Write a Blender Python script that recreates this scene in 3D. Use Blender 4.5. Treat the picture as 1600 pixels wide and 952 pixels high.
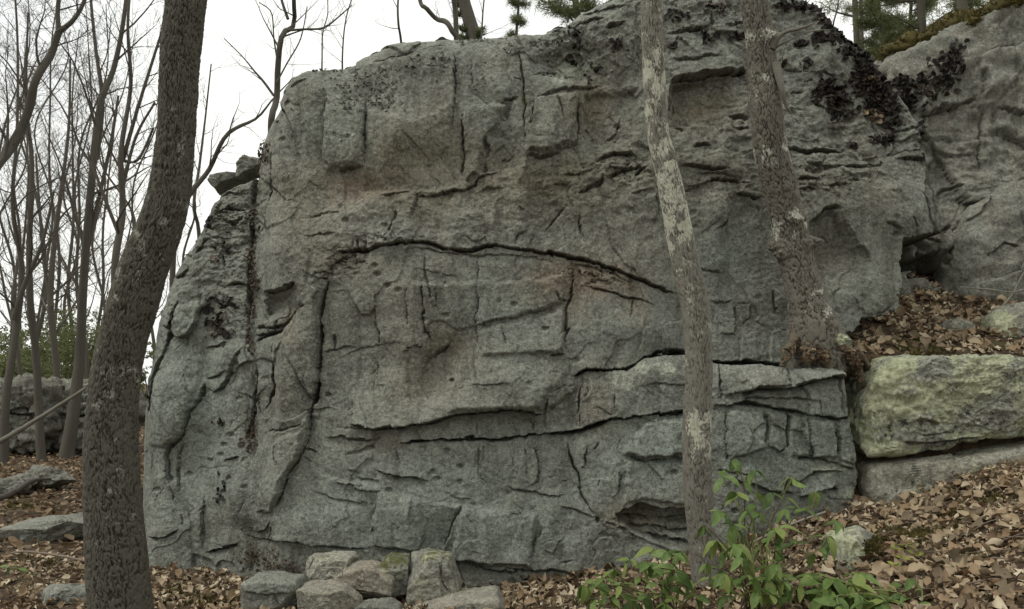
import bpy, math, random
import numpy as np
from mathutils import Matrix, Vector

# ---------------------------------------------------------------- camera, sky, sun, exposure
for o in list(bpy.data.objects):
    bpy.data.objects.remove(o, do_unlink=True)
scene = bpy.context.scene
COL = scene.collection
FPX, EYE = 1244.0, 1.6            # focal length in photo pixels, eye height in metres
HORIZON, CENTRE = 600.0, 800.0    # photo row of the horizon, photo column of the optical axis
cam_data = bpy.data.cameras.new("camera")
cam_data.sensor_width = 36.0
cam_data.lens = FPX / 1600.0 * 36.0
cam_data.shift_y = (HORIZON - 476.0) / 1600.0
cam_data.clip_start = 0.05
cam_data.clip_end = 3000.0
cam = bpy.data.objects.new("camera", cam_data)
COL.objects.link(cam)
cam.location = (0.0, 0.0, EYE)
cam.rotation_euler = (math.radians(90), 0, 0)
scene.camera = cam

SUN_EL, SUN_AZ = math.radians(52), math.radians(-72)   # from above, behind the camera's left shoulder
world = bpy.data.worlds.new("World")
scene.world = world
world.use_nodes = True
wn, wl = world.node_tree.nodes, world.node_tree.links
wn.clear()
w_out = wn.new("ShaderNodeOutputWorld")
w_bg = wn.new("ShaderNodeBackground")
w_sky = wn.new("ShaderNodeTexSky")
w_sky.sky_type = 'NISHITA'
w_sky.sun_disc = False
w_sky.sun_elevation = SUN_EL
w_sky.sun_rotation = math.pi + SUN_AZ
w_sky.dust_density = 4.0
w_hsv = wn.new("ShaderNodeHueSaturation")
w_hsv.inputs["Saturation"].default_value = 0.15
w_mix = wn.new("ShaderNodeMix"); w_mix.data_type = 'RGBA'      # cloud deck over the clear sky
w_tc = wn.new("ShaderNodeTexCoord")
w_noise = wn.new("ShaderNodeTexNoise")
w_noise.inputs["Scale"].default_value = 2.2
w_noise.inputs["Detail"].default_value = 5
w_ramp = wn.new("ShaderNodeValToRGB")
w_ramp.color_ramp.elements[0].position = 0.28
w_ramp.color_ramp.elements[0].color = (6.7, 7.0, 7.2, 1)
w_ramp.color_ramp.elements[1].position = 0.55
w_ramp.color_ramp.elements[1].color = (9.9, 10.0, 9.4, 1)
w_mix.inputs[0].default_value = 0.8
wl.new(w_tc.outputs["Generated"], w_noise.inputs["Vector"])
wl.new(w_noise.outputs["Fac"], w_ramp.inputs["Fac"])
wl.new(w_sky.outputs["Color"], w_hsv.inputs["Color"])
wl.new(w_hsv.outputs["Color"], w_mix.inputs[6])
wl.new(w_ramp.outputs["Color"], w_mix.inputs[7])
wl.new(w_mix.outputs[2], w_bg.inputs["Color"])
w_bg.inputs["Strength"].default_value = 0.11
wl.new(w_bg.outputs[0], w_out.inputs[0])

sun_data = bpy.data.lights.new("sun", 'SUN')
sun_data.energy = 1.5
sun_data.angle = math.radians(20)
sun_data.color = (1.0, 0.97, 0.92)
sun = bpy.data.objects.new("sun", sun_data)
COL.objects.link(sun)
sd = Vector((math.sin(SUN_AZ) * math.cos(SUN_EL), -math.cos(SUN_AZ) * math.cos(SUN_EL), math.sin(SUN_EL)))
sun.rotation_euler = sd.to_track_quat('Z', 'Y').to_euler()

scene.view_settings.view_transform = 'Standard'
scene.view_settings.look = 'None'
scene.view_settings.exposure = 0.3
scene.view_settings.gamma = 1.0
scene.view_settings.use_curve_mapping = False

# ---------------------------------------------------------------- helpers
random.seed(7)
RNG = np.random.default_rng(7)


def at(px, py, Y):
    """photo pixel and distance -> point in the place"""
    return np.array([(px - CENTRE) / FPX * Y, Y, EYE + (HORIZON - py) / FPX * Y])


_ang = np.random.default_rng(1).uniform(0, 2 * np.pi, 256)
_GC, _GS = np.cos(_ang), np.sin(_ang)
_g3 = np.random.default_rng(2).normal(size=(256, 3))
_g3 /= np.linalg.norm(_g3, axis=1)[:, None]


def _hash(ix, iy, iz, seed):
    h = (ix.astype(np.int64) * 374761393 + iy.astype(np.int64) * 668265263 + iz * 2246822519 + seed * 3266489917) & 0xffffffff
    h = ((h ^ (h >> 13)) * 1274126177) & 0xffffffff
    return h ^ (h >> 16)


def pn2(x, y, seed=0):
    x = np.asarray(x, float); y = np.asarray(y, float)
    ix, iy = np.floor(x), np.floor(y)
    fx, fy = x - ix, y - iy
    u = fx * fx * fx * (fx * (fx * 6 - 15) + 10); v = fy * fy * fy * (fy * (fy * 6 - 15) + 10)
    r = []
    for a in (0, 1):
        for b in (0, 1):
            h = _hash(ix + a, iy + b, 0, seed) & 255
            r.append(_GC[h] * (fx - a) + _GS[h] * (fy - b))
    return ((r[0] * (1 - v) + r[1] * v) * (1 - u) + (r[2] * (1 - v) + r[3] * v) * u) * 1.5


def pn3(x, y, z, seed=0):
    x = np.asarray(x, float); y = np.asarray(y, float); z = np.asarray(z, float)
    ix, iy, iz = np.floor(x), np.floor(y), np.floor(z)
    fx, fy, fz = x - ix, y - iy, z - iz
    s = lambda t: t * t * t * (t * (t * 6 - 15) + 10)
    u, v, w = s(fx), s(fy), s(fz)
    out = 0
    for a in (0, 1):
        for b in (0, 1):
            for c in (0, 1):
                h = _hash(ix + a, iy + b, (iz + c).astype(np.int64), seed) & 255
                g = _g3[h]
                d = g[..., 0] * (fx - a) + g[..., 1] * (fy - b) + g[..., 2] * (fz - c)
                out = out + d * (u if a else 1 - u) * (v if b else 1 - v) * (w if c else 1 - w)
    return out * 1.5


def fbm2(x, y, octv=4, seed=0, gain=0.5, lac=2.03):
    a, f, o = 1.0, 1.0, 0
    for i in range(octv):
        o = o + a * pn2(x * f + 17.3 * i, y * f - 9.1 * i, seed + i)
        a *= gain; f *= lac
    return o


def fbm3(x, y, z, octv=4, seed=0, gain=0.5, lac=2.03):
    a, f, o = 1.0, 1.0, 0
    for i in range(octv):
        o = o + a * pn3(x * f + 7.3 * i, y * f - 3.1 * i, z * f + 5.7 * i, seed + i)
        a *= gain; f *= lac
    return o


def worley2(x, y, seed=0):
    ix, iy = np.floor(x), np.floor(y)
    f1 = np.full(x.shape, 9.0); f2 = f1.copy(); idn = np.zeros(x.shape, np.int64); dx1 = f1 * 0; dy1 = f1 * 0
    for a in (-1, 0, 1):
        for b in (-1, 0, 1):
            h = _hash(ix + a, iy + b, 0, seed)
            cx = ix + a + (h & 1023) / 1023.0; cy = iy + b + ((h >> 10) & 1023) / 1023.0
            ex, ey = x - cx, y - cy
            d = np.sqrt(ex * ex + ey * ey)
            near = d < f1
            f2 = np.where(near, f1, np.minimum(f2, d))
            f1 = np.where(near, d, f1); idn = np.where(near, h, idn)
            dx1 = np.where(near, ex, dx1); dy1 = np.where(near, ey, dy1)
    return f1, f2, idn, dx1, dy1


def sstep(a, b, x):
    t = np.clip((x - a) / (b - a), 0, 1)
    return t * t * (3 - 2 * t)


def poly_dist(x, y, pts, closed=False):
    """distance to a polyline, the side (+ = above a rightward line / right of a downward one), share of its length"""
    pts = np.asarray(pts, float)
    if closed:
        pts = np.vstack([pts, pts[:1]])
    seg = np.diff(pts, axis=0)
    ln = np.hypot(seg[:, 0], seg[:, 1]); cum = np.concatenate([[0], np.cumsum(ln)]); tot = cum[-1]
    best = np.full(x.shape, 1e9); side = np.zeros(x.shape); par = np.zeros(x.shape)
    for i in range(len(seg)):
        ax, ay = pts[i]; dx, dy = seg[i]
        t = np.clip(((x - ax) * dx + (y - ay) * dy) / (ln[i] ** 2 + 1e-9), 0, 1)
        ex, ey = x - ax - t * dx, y - ay - t * dy
        d = np.sqrt(ex * ex + ey * ey)
        m = d < best - 1e-9
        best = np.where(m, d, best)
        side = np.where(m, np.sign((x - ax) * dy - (y - ay) * dx), side)
        par = np.where(m, (cum[i] + t * ln[i]) / tot, par)
    return best, side, par, tot


def inside_poly(x, y, pts):
    pts = np.asarray(pts, float)
    c = np.zeros(x.shape, bool)
    j = len(pts) - 1
    for i in range(len(pts)):
        xi, yi = pts[i]; xj, yj = pts[j]
        if yi != yj:
            c ^= ((yi > y) != (yj > y)) & (x < (xj - xi) * (y - yi) / (yj - yi) + xi)
        j = i
    return c


def new_mesh(name, V, faces, mat=None, smooth=True, attrs=None, mats=None):
    """faces: list of int arrays (n,3) or (n,4)"""
    me = bpy.data.meshes.new(name)
    V = np.ascontiguousarray(V, np.float32)
    faces = [np.asarray(f, np.int32) for f in faces if len(f)]
    loops = np.concatenate([f.ravel() for f in faces])
    tot = np.concatenate([np.full(len(f), f.shape[1], np.int32) for f in faces])
    start = np.concatenate([[0], np.cumsum(tot)[:-1]]).astype(np.int32)
    me.vertices.add(len(V)); me.vertices.foreach_set("co", V.ravel())
    me.loops.add(len(loops)); me.loops.foreach_set("vertex_index", loops)
    me.polygons.add(len(tot)); me.polygons.foreach_set("loop_start", start)
    if smooth:
        me.polygons.foreach_set("use_smooth", np.ones(len(tot), bool))
    me.update(calc_edges=True)
    for k, a in (attrs or {}).items():
        a = np.ascontiguousarray(a, np.float32)
        if a.ndim == 1:
            at_ = me.attributes.new(k, 'FLOAT', 'POINT'); at_.data.foreach_set("value", a)
        else:
            at_ = me.attributes.new(k, 'FLOAT_COLOR', 'POINT'); at_.data.foreach_set("color", a.ravel())
    if mat:
        me.materials.append(mat)
    return me


def link(name, me, parent=None):
    o = bpy.data.objects.new(name, me)
    COL.objects.link(o)
    if parent is not None:
        o.parent = parent
        if parent.type == 'EMPTY':
            o.matrix_parent_inverse = Matrix.Translation(-Vector(parent.location))
    return o


def tag(o, label=None, cat=None, group=None, kind=None):
    if label: o["label"] = label
    if cat: o["category"] = cat
    if group: o["group"] = group
    if kind: o["kind"] = kind
    return o


def empty(name, loc, label, cat, group=None):
    e = bpy.data.objects.new(name, None)
    e.empty_display_size = 0.2
    COL.objects.link(e)
    e.location = [float(c) for c in loc]
    return tag(e, label, cat, group)


def grid_faces(nr, nc, wrap=False):
    r = np.arange(nr - 1)[:, None]; c = np.arange(nc if wrap else nc - 1)[None, :]
    c2 = (c + 1) % nc
    return np.stack([r * nc + c, r * nc + c2, (r + 1) * nc + c2, (r + 1) * nc + c], -1).reshape(-1, 4)


# ---------------------------------------------------------------- materials
def mat_new(name):
    m = bpy.data.materials.new(name); m.use_nodes = True
    nt = m.node_tree
    b = nt.nodes["Principled BSDF"]
    b.inputs["Specular IOR Level"].default_value = 0.25
    return m, nt, b


def N(nt, typ, **kw):
    n = nt.nodes.new(typ)
    for k, v in kw.items():
        if k in n.inputs: n.inputs[k].default_value = v
        else: setattr(n, k, v)
    return n


def noise(nt, vec, scale, detail=4, rough=0.55, dist=0.0):
    n = N(nt, "ShaderNodeTexNoise", Scale=scale, Detail=detail, Roughness=rough, Distortion=dist)
    nt.links.new(vec, n.inputs["Vector"])
    return n.outputs["Fac"]


def ramp(nt, fac, stops):
    n = nt.nodes.new("ShaderNodeValToRGB")
    el = n.color_ramp.elements
    while len(el) < len(stops): el.new(0.5)
    for e, (p, c) in zip(el, stops):
        e.position = p; e.color = (c, c, c, 1) if not isinstance(c, tuple) else (*c, 1)
    nt.links.new(fac, n.inputs["Fac"])
    return n.outputs["Color"]


def mixc(nt, fac, a, b, mode='MIX'):
    n = nt.nodes.new("ShaderNodeMix"); n.data_type = 'RGBA'; n.blend_type = mode
    for s, v in ((n.inputs[0], fac), (n.inputs[6], a), (n.inputs[7], b)):
        if isinstance(v, (int, float)): s.default_value = v
        elif isinstance(v, tuple): s.default_value = (*v, 1)
        else: nt.links.new(v, s)
    return n.outputs[2]


def mth(nt, op, a, b=0.0, c=None):
    n = nt.nodes.new("ShaderNodeMath"); n.operation = op
    for i, v in enumerate((a, b) if c is None else (a, b, c)):
        if isinstance(v, (int, float)): n.inputs[i].default_value = v
        else: nt.links.new(v, n.inputs[i])
    return n.outputs[0]


def bump(nt, b, hs, strength=0.6, dist=0.02):
    prev = None
    for h, d in hs:
        n = N(nt, "ShaderNodeBump", Strength=strength, Distance=d)
        nt.links.new(h, n.inputs["Height"])
        if prev is not None: nt.links.new(prev, n.inputs["Normal"])
        prev = n.outputs["Normal"]
    nt.links.new(prev, b.inputs["Normal"])


def rock_material(name, lo=(0.118, 0.119, 0.099), hi=(0.212, 0.219, 0.188), lichen=(0.34, 0.36, 0.285), lichen_all=0.0):
    m, nt, b = mat_new(name)
    co = N(nt, "ShaderNodeTexCoord").outputs["Object"]
    at_ = N(nt, "ShaderNodeAttribute", attribute_name="cm")
    sep = nt.nodes.new("ShaderNodeSeparateColor"); nt.links.new(at_.outputs["Color"], sep.inputs[0])
    big = noise(nt, co, 1.3, 6, 0.62, 0.5)
    mid = noise(nt, co, 7.0, 6, 0.68, 0.5)
    mot = noise(nt, co, 34.0, 5, 0.72, 0.3)
    grain = noise(nt, co, 110.0, 3, 0.7)
    speck = noise(nt, co, 210.0, 2, 0.6)
    mp = N(nt, "ShaderNodeMapping"); mp.inputs["Scale"].default_value = (7, 7, 0.7); nt.links.new(co, mp.inputs["Vector"])
    streak = noise(nt, mp.outputs[0], 1.0, 4, 0.6, 0.3)
    c = mixc(nt, ramp(nt, big, [(0.32, 0.0), (0.66, 1.0)]), lo, hi)
    c = mixc(nt, ramp(nt, mid, [(0.40, 0.0), (0.68, 0.65)]), c, tuple(x * y for x, y in zip(hi, (1.28, 1.30, 1.22))))
    c = mixc(nt, ramp(nt, mid, [(0.30, 0.6), (0.46, 0.0)]), c, tuple(x * y for x, y in zip(lo, (0.80, 0.72, 0.66))))
    c = mixc(nt, ramp(nt, streak, [(0.50, 0.0), (0.66, 0.6)]), c, tuple(x * y for x, y in zip(lo, (0.72, 0.72, 0.72))))
    c = mixc(nt, mth(nt, 'MULTIPLY', sep.outputs[1], ramp(nt, mid, [(0.3, 0.25), (0.65, 1.0)])), c, (0.185, 0.128, 0.082))
    c = mixc(nt, ramp(nt, mot, [(0.34, 0.75), (0.50, 0.0)]), c, tuple(x * 0.50 for x in lo))
    c = mixc(nt, ramp(nt, mot, [(0.52, 0.0), (0.70, 0.75)]), c, tuple(x * 1.55 for x in hi))
    c = mixc(nt, ramp(nt, grain, [(0.34, 0.6), (0.50, 0.0)]), c, tuple(x * 0.42 for x in lo))
    c = mixc(nt, ramp(nt, grain, [(0.54, 0.0), (0.74, 0.6)]), c, tuple(x * 1.7 for x in hi))
    c = mixc(nt, ramp(nt, speck, [(0.62, 0.0), (0.76, 0.4)]), c, (0.40, 0.40, 0.36))
    # weathered crust (red), clean cool stone (green), dark seep stains (blue)
    pt = N(nt, "ShaderNodeAttribute", attribute_name="pt")
    ps = nt.nodes.new("ShaderNodeSeparateColor"); nt.links.new(pt.outputs["Color"], ps.inputs[0])
    c = mixc(nt, mth(nt, 'MULTIPLY', ps.outputs[0], ramp(nt, big, [(0.25, 0.55), (0.6, 1.0)])), c, (0.84, 0.78, 0.69), 'MULTIPLY')
    c = mixc(nt, ps.outputs[1], c, (0.98, 1.08, 1.10), 'MULTIPLY')
    c = mixc(nt, mth(nt, 'MULTIPLY', ps.outputs[2], ramp(nt, streak, [(0.42, 0.0), (0.58, 1.0)])), c, (0.50, 0.46, 0.40), 'MULTIPLY')
    # crustose lichen
    ln = noise(nt, co, 26.0, 6, 0.75)
    l2 = noise(nt, co, 5.0, 4, 0.6)
    lf = mth(nt, 'ADD', sep.outputs[0], lichen_all)
    lt = mth(nt, 'ADD', mth(nt, 'MULTIPLY', ln, 0.52), mth(nt, 'MULTIPLY', l2, 0.48))
    th = mth(nt, 'SUBTRACT', 0.74, mth(nt, 'MULTIPLY', lf, 0.40))
    lmask = N(nt, "ShaderNodeMapRange"); nt.links.new(lt, lmask.inputs[0])
    nt.links.new(th, lmask.inputs[1]); nt.links.new(mth(nt, 'ADD', th, 0.10), lmask.inputs[2])
    lm = mth(nt, 'MULTIPLY', lmask.outputs[0], ramp(nt, lf, [(0.02, 0.0), (0.10, 0.85)]))
    lcol = mixc(nt, ramp(nt, mot, [(0.33, 0.0), (0.66, 1.0)]), tuple(x * 0.45 for x in lichen), tuple(x * 1.30 for x in lichen))
    c = mixc(nt, lm, c, lcol)
    # black lichen
    dn = noise(nt, co, 18.0, 5, 0.7)
    dm = N(nt, "ShaderNodeMapRange"); nt.links.new(dn, dm.inputs[0])
    t2 = mth(nt, 'SUBTRACT', 0.80, mth(nt, 'MULTIPLY', sep.outputs[2], 0.42))
    nt.links.new(t2, dm.inputs[1]); nt.links.new(mth(nt, 'ADD', t2, 0.06), dm.inputs[2])
    c = mixc(nt, mth(nt, 'MULTIPLY', dm.outputs[0], 0.85), c, (0.030, 0.028, 0.022))
    # moss
    mm = N(nt, "ShaderNodeMapRange"); nt.links.new(dn, mm.inputs[0])
    t3 = mth(nt, 'SUBTRACT', 0.85, mth(nt, 'MULTIPLY', at_.outputs["Alpha"], 0.6))
    nt.links.new(t3, mm.inputs[1]); nt.links.new(mth(nt, 'ADD', t3, 0.12), mm.inputs[2])
    c = mixc(nt, mth(nt, 'MULTIPLY', mm.outputs[0], 0.9), c, mixc(nt, grain, (0.035, 0.04, 0.012), (0.11, 0.115, 0.03)))
    nt.links.new(c, b.inputs["Base Color"])
    b.inputs["Roughness"].default_value = 0.9
    bump(nt, b, [(mid, 0.03), (mot, 0.012), (grain, 0.006), (ln, 0.006)], 0.7)
    return m


M = {}
M['rock'] = rock_material("grey_rock")
M['rock_pale'] = rock_material("pale_rock", (0.17, 0.165, 0.13), (0.31, 0.30, 0.25), (0.42, 0.44, 0.30))
M['rock_lichen'] = rock_material("lichen_rock", (0.14, 0.14, 0.115), (0.26, 0.26, 0.22), (0.38, 0.40, 0.25))
M['rock_far'] = rock_material("far_rock", (0.10, 0.10, 0.085), (0.20, 0.20, 0.17))


def bark_material(name, dark, light, lichen, lichen_amt, warm=(0.12, 0.085, 0.06)):
    """cm: red = lichen, green = weathered plate (1) or inner bark in a furrow (0)"""
    m, nt, b = mat_new(name)
    co = N(nt, "ShaderNodeTexCoord").outputs["Object"]
    at_ = N(nt, "ShaderNodeAttribute", attribute_name="cm")
    sep = nt.nodes.new("ShaderNodeSeparateColor"); nt.links.new(at_.outputs["Color"], sep.inputs[0])
    a = noise(nt, co, 16.0, 5, 0.65); g = noise(nt, co, 120.0, 4, 0.7); l = noise(nt, co, 46.0, 6, 0.78); big = noise(nt, co, 3.5, 4)
    c = mixc(nt, ramp(nt, g, [(0.3, 0.0), (0.7, 1.0)]), tuple((x + y) / 2 for x, y in zip(dark, light)), light)
    c = mixc(nt, ramp(nt, a, [(0.42, 0.0), (0.68, 0.6)]), c, warm)
    c = mixc(nt, ramp(nt, sep.outputs[1], [(0.1, 0.95), (0.75, 0.0)]), c, dark)
    lt = mth(nt, 'ADD', mth(nt, 'MULTIPLY', l, 0.62), mth(nt, 'MULTIPLY', big, 0.38))
    th = mth(nt, 'SUBTRACT', 0.80, mth(nt, 'MULTIPLY', mth(nt, 'ADD', sep.outputs[0], lichen_amt), 0.42))
    mr = N(nt, "ShaderNodeMapRange"); nt.links.new(lt, mr.inputs[0]); nt.links.new(th, mr.inputs[1])
    nt.links.new(mth(nt, 'ADD', th, 0.06), mr.inputs[2])
    c = mixc(nt, mth(nt, 'MULTIPLY', mr.outputs[0], 0.9), c, mixc(nt, g, tuple(x * 0.6 for x in lichen), tuple(x * 1.3 for x in lichen)))
    nt.links.new(c, b.inputs["Base Color"])
    b.inputs["Roughness"].default_value = 0.95
    bump(nt, b, [(a, 0.008), (g, 0.004), (l, 0.004)], 0.7)
    return m


M['bark_left'] = bark_material("furrowed_bark", (0.026, 0.021, 0.015), (0.106, 0.098, 0.078), (0.25, 0.25, 0.21), 0.0, (0.064, 0.057, 0.043))
M['bark_mid'] = bark_material("lichen_bark", (0.066, 0.060, 0.047), (0.205, 0.194, 0.162), (0.42, 0.42, 0.33), 0.0, (0.130, 0.116, 0.090))
M['bark_right'] = bark_material("rough_bark", (0.046, 0.039, 0.030), (0.180, 0.166, 0.136), (0.42, 0.42, 0.35), 0.0, (0.110, 0.094, 0.072))
M['bark_far'] = bark_material("far_bark", (0.042, 0.037, 0.029), (0.100, 0.091, 0.074), (0.17, 0.17, 0.14), 0.22, (0.070, 0.062, 0.050))
M['dead_wood'] = bark_material("dead_wood", (0.13, 0.115, 0.09), (0.26, 0.24, 0.195), (0.26, 0.26, 0.21), 0.1, (0.2, 0.18, 0.14))
M['root'] = bark_material("root_duff", (0.035, 0.029, 0.020), (0.14, 0.122, 0.09), (0.28, 0.28, 0.19), 0.28, (0.07, 0.06, 0.03))


def leaf_material(name, stops, trans=0.25, rough=0.6, vein=False):
    m, nt, b = mat_new(name)
    at_ = N(nt, "ShaderNodeAttribute", attribute_name="tint")
    co = N(nt, "ShaderNodeTexCoord").outputs["Object"]
    n = noise(nt, co, 60.0, 3)
    inf = N(nt, "ShaderNodeObjectInfo")
    f = mth(nt, 'ADD', at_.outputs["Fac"], mth(nt, 'MULTIPLY', mth(nt, 'SUBTRACT', n, 0.5), 0.25))
    if vein:
        f = mth(nt, 'ADD', f, mth(nt, 'MULTIPLY', mth(nt, 'SUBTRACT', inf.outputs["Random"], 0.5), 0.8))
    c = ramp(nt, f, stops)
    nt.links.new(c, b.inputs["Base Color"])
    b.inputs["Roughness"].default_value = rough
    out = nt.nodes["Material Output"]
    tr = N(nt, "ShaderNodeBsdfTranslucent"); nt.links.new(c, tr.inputs["Color"])
    mx = nt.nodes.new("ShaderNodeMixShader"); mx.inputs[0].default_value = trans
    nt.links.new(b.outputs[0], mx.inputs[1]); nt.links.new(tr.outputs[0], mx.inputs[2])
    nt.links.new(mx.outputs[0], out.inputs[0])
    return m


M['litter'] = leaf_material("dry_leaf", [(0.0, (0.040, 0.028, 0.017)), (0.20, (0.125, 0.076, 0.042)), (0.36, (0.150, 0.118, 0.076)), (0.52, (0.235, 0.158, 0.090)), (0.66, (0.26, 0.205, 0.135)), (0.82, (0.37, 0.285, 0.18)), (1.0, (0.50, 0.43, 0.31))], 0.12, 0.75)
M['green'] = leaf_material("green_leaf", [(0.0, (0.065, 0.105, 0.030)), (0.5, (0.115, 0.180, 0.050)), (0.85, (0.17, 0.24, 0.070)), (1.0, (0.21, 0.26, 0.075))], 0.38, 0.45, True)
M['yellow_green'] = leaf_material("yellow_green_leaf", [(0.0, (0.12, 0.16, 0.03)), (1.0, (0.27, 0.28, 0.06))], 0.3, 0.55, True)
M['pine'] = leaf_material("pine_needle", [(0.0, (0.07, 0.085, 0.036)), (0.5, (0.125, 0.145, 0.06)), (1.0, (0.20, 0.21, 0.095))], 0.45, 0.6)
M['spring'] = leaf_material("spring_leaf", [(0.0, (0.09, 0.105, 0.045)), (0.5, (0.14, 0.16, 0.065)), (1.0, (0.20, 0.21, 0.10))], 0.45, 0.6)
M['tripe'] = leaf_material("black_lichen_flap", [(0.0, (0.010, 0.009, 0.008)), (0.5, (0.022, 0.018, 0.014)), (0.8, (0.06, 0.045, 0.035)), (1.0, (0.12, 0.09, 0.07))], 0.03, 0.7)
M['tripe_grey'] = leaf_material("grey_lichen_flap", [(0.0, (0.06, 0.06, 0.05)), (0.5, (0.15, 0.15, 0.125)), (1.0, (0.32, 0.32, 0.27))], 0.03, 0.8)
M['moss'] = leaf_material("moss_tuft", [(0.0, (0.030, 0.028, 0.010)), (0.5, (0.085, 0.070, 0.022)), (1.0, (0.165, 0.135, 0.045))], 0.15, 0.9)


def ground_material():
    m, nt, b = mat_new("forest_floor")
    co = N(nt, "ShaderNodeTexCoord").outputs["Object"]
    at_ = N(nt, "ShaderNodeAttribute", attribute_name="cm")
    sep = nt.nodes.new("ShaderNodeSeparateColor"); nt.links.new(at_.outputs["Color"], sep.inputs[0])
    a = noise(nt, co, 1.2, 5); bb = noise(nt, co, 22.0, 6, 0.7, 0.6); g = noise(nt, co, 80.0, 3, 0.7)
    c = ramp(nt, bb, [(0.3, (0.030, 0.020, 0.012)), (0.5, (0.085, 0.055, 0.032)), (0.68, (0.19, 0.13, 0.08))])
    c = mixc(nt, ramp(nt, a, [(0.45, 0.0), (0.7, 0.5)]), c, (0.10, 0.085, 0.05))
    mo = N(nt, "ShaderNodeMapRange"); nt.links.new(bb, mo.inputs[0])
    t = mth(nt, 'SUBTRACT', 0.85, mth(nt, 'MULTIPLY', sep.outputs[0], 0.6)); nt.links.new(t, mo.inputs[1])
    nt.links.new(mth(nt, 'ADD', t, 0.15), mo.inputs[2])
    c = mixc(nt, mo.outputs[0], c, mixc(nt, g, (0.04, 0.042, 0.012), (0.12, 0.11, 0.03)))
    nt.links.new(c, b.inputs["Base Color"]); b.inputs["Roughness"].default_value = 0.95
    bump(nt, b, [(bb, 0.05), (g, 0.015)], 0.9)
    return m


M['ground'] = ground_material()


def plain(name, col, rough=0.7):
    m, nt, b = mat_new(name)
    co = N(nt, "ShaderNodeTexCoord").outputs["Object"]
    n = noise(nt, co, 30.0, 4)
    nt.links.new(mixc(nt, n, tuple(c * 0.65 for c in col), tuple(c * 1.35 for c in col)), b.inputs["Base Color"])
    b.inputs["Roughness"].default_value = rough
    return m


M['stem'] = plain("green_stem", (0.13, 0.15, 0.05))
M['stem_brown'] = plain("brown_stem", (0.12, 0.085, 0.06))
M['twig'] = plain("dry_twig", (0.15, 0.115, 0.085))

# ---------------------------------------------------------------- ground
def ground_z(x, y, rough=True):
    x = np.asarray(x, float); y = np.asarray(y, float)
    t = (x - 0.45) / 0.35
    sp = 0.35 * np.log1p(np.exp(np.clip(t, -30, 30)))
    front = 0.29 * np.minimum(sp, 6) - 0.03 + 0.02 * np.clip(-x - 3, 0, 30) * 0.5
    front = front + 0.25 * sstep(6, 22, np.hypot(x + 8, y - 14)) * 0.2
    terr = 1.84 + np.clip(y - 6.55, 0, 2.45) * 0.46 + sstep(9.0, 11.5, y) * 1.75
    z = front + (terr - front) * sstep(2.70, 2.86, x) * sstep(6.36, 6.52, y)
    plat = 4.35 + 0.25 * pn2(x * 0.2, y * 0.2, 91)
    z = z + (np.maximum(plat - z, 0)) * sstep(-2.9, -1.6, x) * sstep(7.75, 8.7, y) * (1 - sstep(2.3, 2.7, x) * (1 - sstep(8.8, 11, y)))
    if rough:
        z = z + 0.035 * fbm2(x * 0.9, y * 0.9, 3, 5) + 0.012 * fbm2(x * 6, y * 6, 3, 8) + np.where(y > 14, 0.25 * pn2(x * 0.12, y * 0.12, 44) * sstep(14, 24, y), 0)
    return z


def axis(lo, hi, step, far_lo, far_hi, g=1.22):
    a = list(np.arange(lo, hi, step)); s = step
    left = []; v = lo
    while v > far_lo:
        s *= g; v -= s; left.append(v)
    s = step; v = a[-1]; right = []
    while v < far_hi:
        s *= g; v += s; right.append(v)
    return np.array(left[::-1] + a + right)


gx = axis(-5.2, 4.8, 0.042, -700, 700); gy = axis(2.4, 8.8, 0.040, -40, 1500)
GX, GY = np.meshgrid(gx, gy)
GZ = ground_z(GX, GY)
moss = np.zeros(GX.shape)
for (px, py, Y, r, a) in [(1410, 842, 5.3, .30, 1), (1500, 800, 5.8, .30, .7), (1600, 780, 6.0, .3, .5), (1430, 560, 6.75, .30, 1.0), (1550, 560, 6.75, .25, .8), (780, 945, 5.6, .35, .6), (345, 945, 5.8, .45, .7), (45, 790, 10.5, .6, 1.0), (60, 720, 15, 1.2, .6), (150, 930, 6, .5, .5), (980, 935, 5.8, .4, .7)]:
    q = at(px, py, Y)
    moss += a * np.exp(-((GX - q[0]) ** 2 + (GY - q[1]) ** 2) / (r * r))
cm = np.zeros((GX.size, 4)); cm[:, 0] = np.clip(moss.ravel(), 0, 1)
g_me = new_mesh("ground", np.stack([GX, GY, GZ], -1).reshape(-1, 3), [grid_faces(*GX.shape)], M['ground'], True, {"cm": cm})
tag(link("ground", g_me), kind="structure")

# ---------------------------------------------------------------- the cliff
KX = np.array([200, 300, 400, 440, 600, 900, 1100, 1230, 1350, 1470.])
KY = np.array([-80, 300, 540, 600, 750, 950.])
KB = np.array([[7.9, 7.6, 7.25, 6.95, 6.85, 6.85, 6.95, 7.0, 7.0, 7.05],
               [7.5, 7.2, 6.9, 6.6, 6.5, 6.55, 6.7, 6.75, 6.75, 6.75],
               [7.3, 7.05, 6.8, 6.48, 6.4, 6.45, 6.65, 6.75, 6.75, 6.75],
               [7.25, 7.0, 6.75, 6.48, 6.38, 6.4, 6.62, 6.72, 6.75, 6.75],
               [7.2, 6.95, 6.7, 6.45, 6.33, 6.35, 6.6, 6.7, 6.75, 6.75],
               [7.15, 6.9, 6.65, 6.4, 6.28, 6.3, 6.6, 6.7, 6.75, 6.75]])


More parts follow.
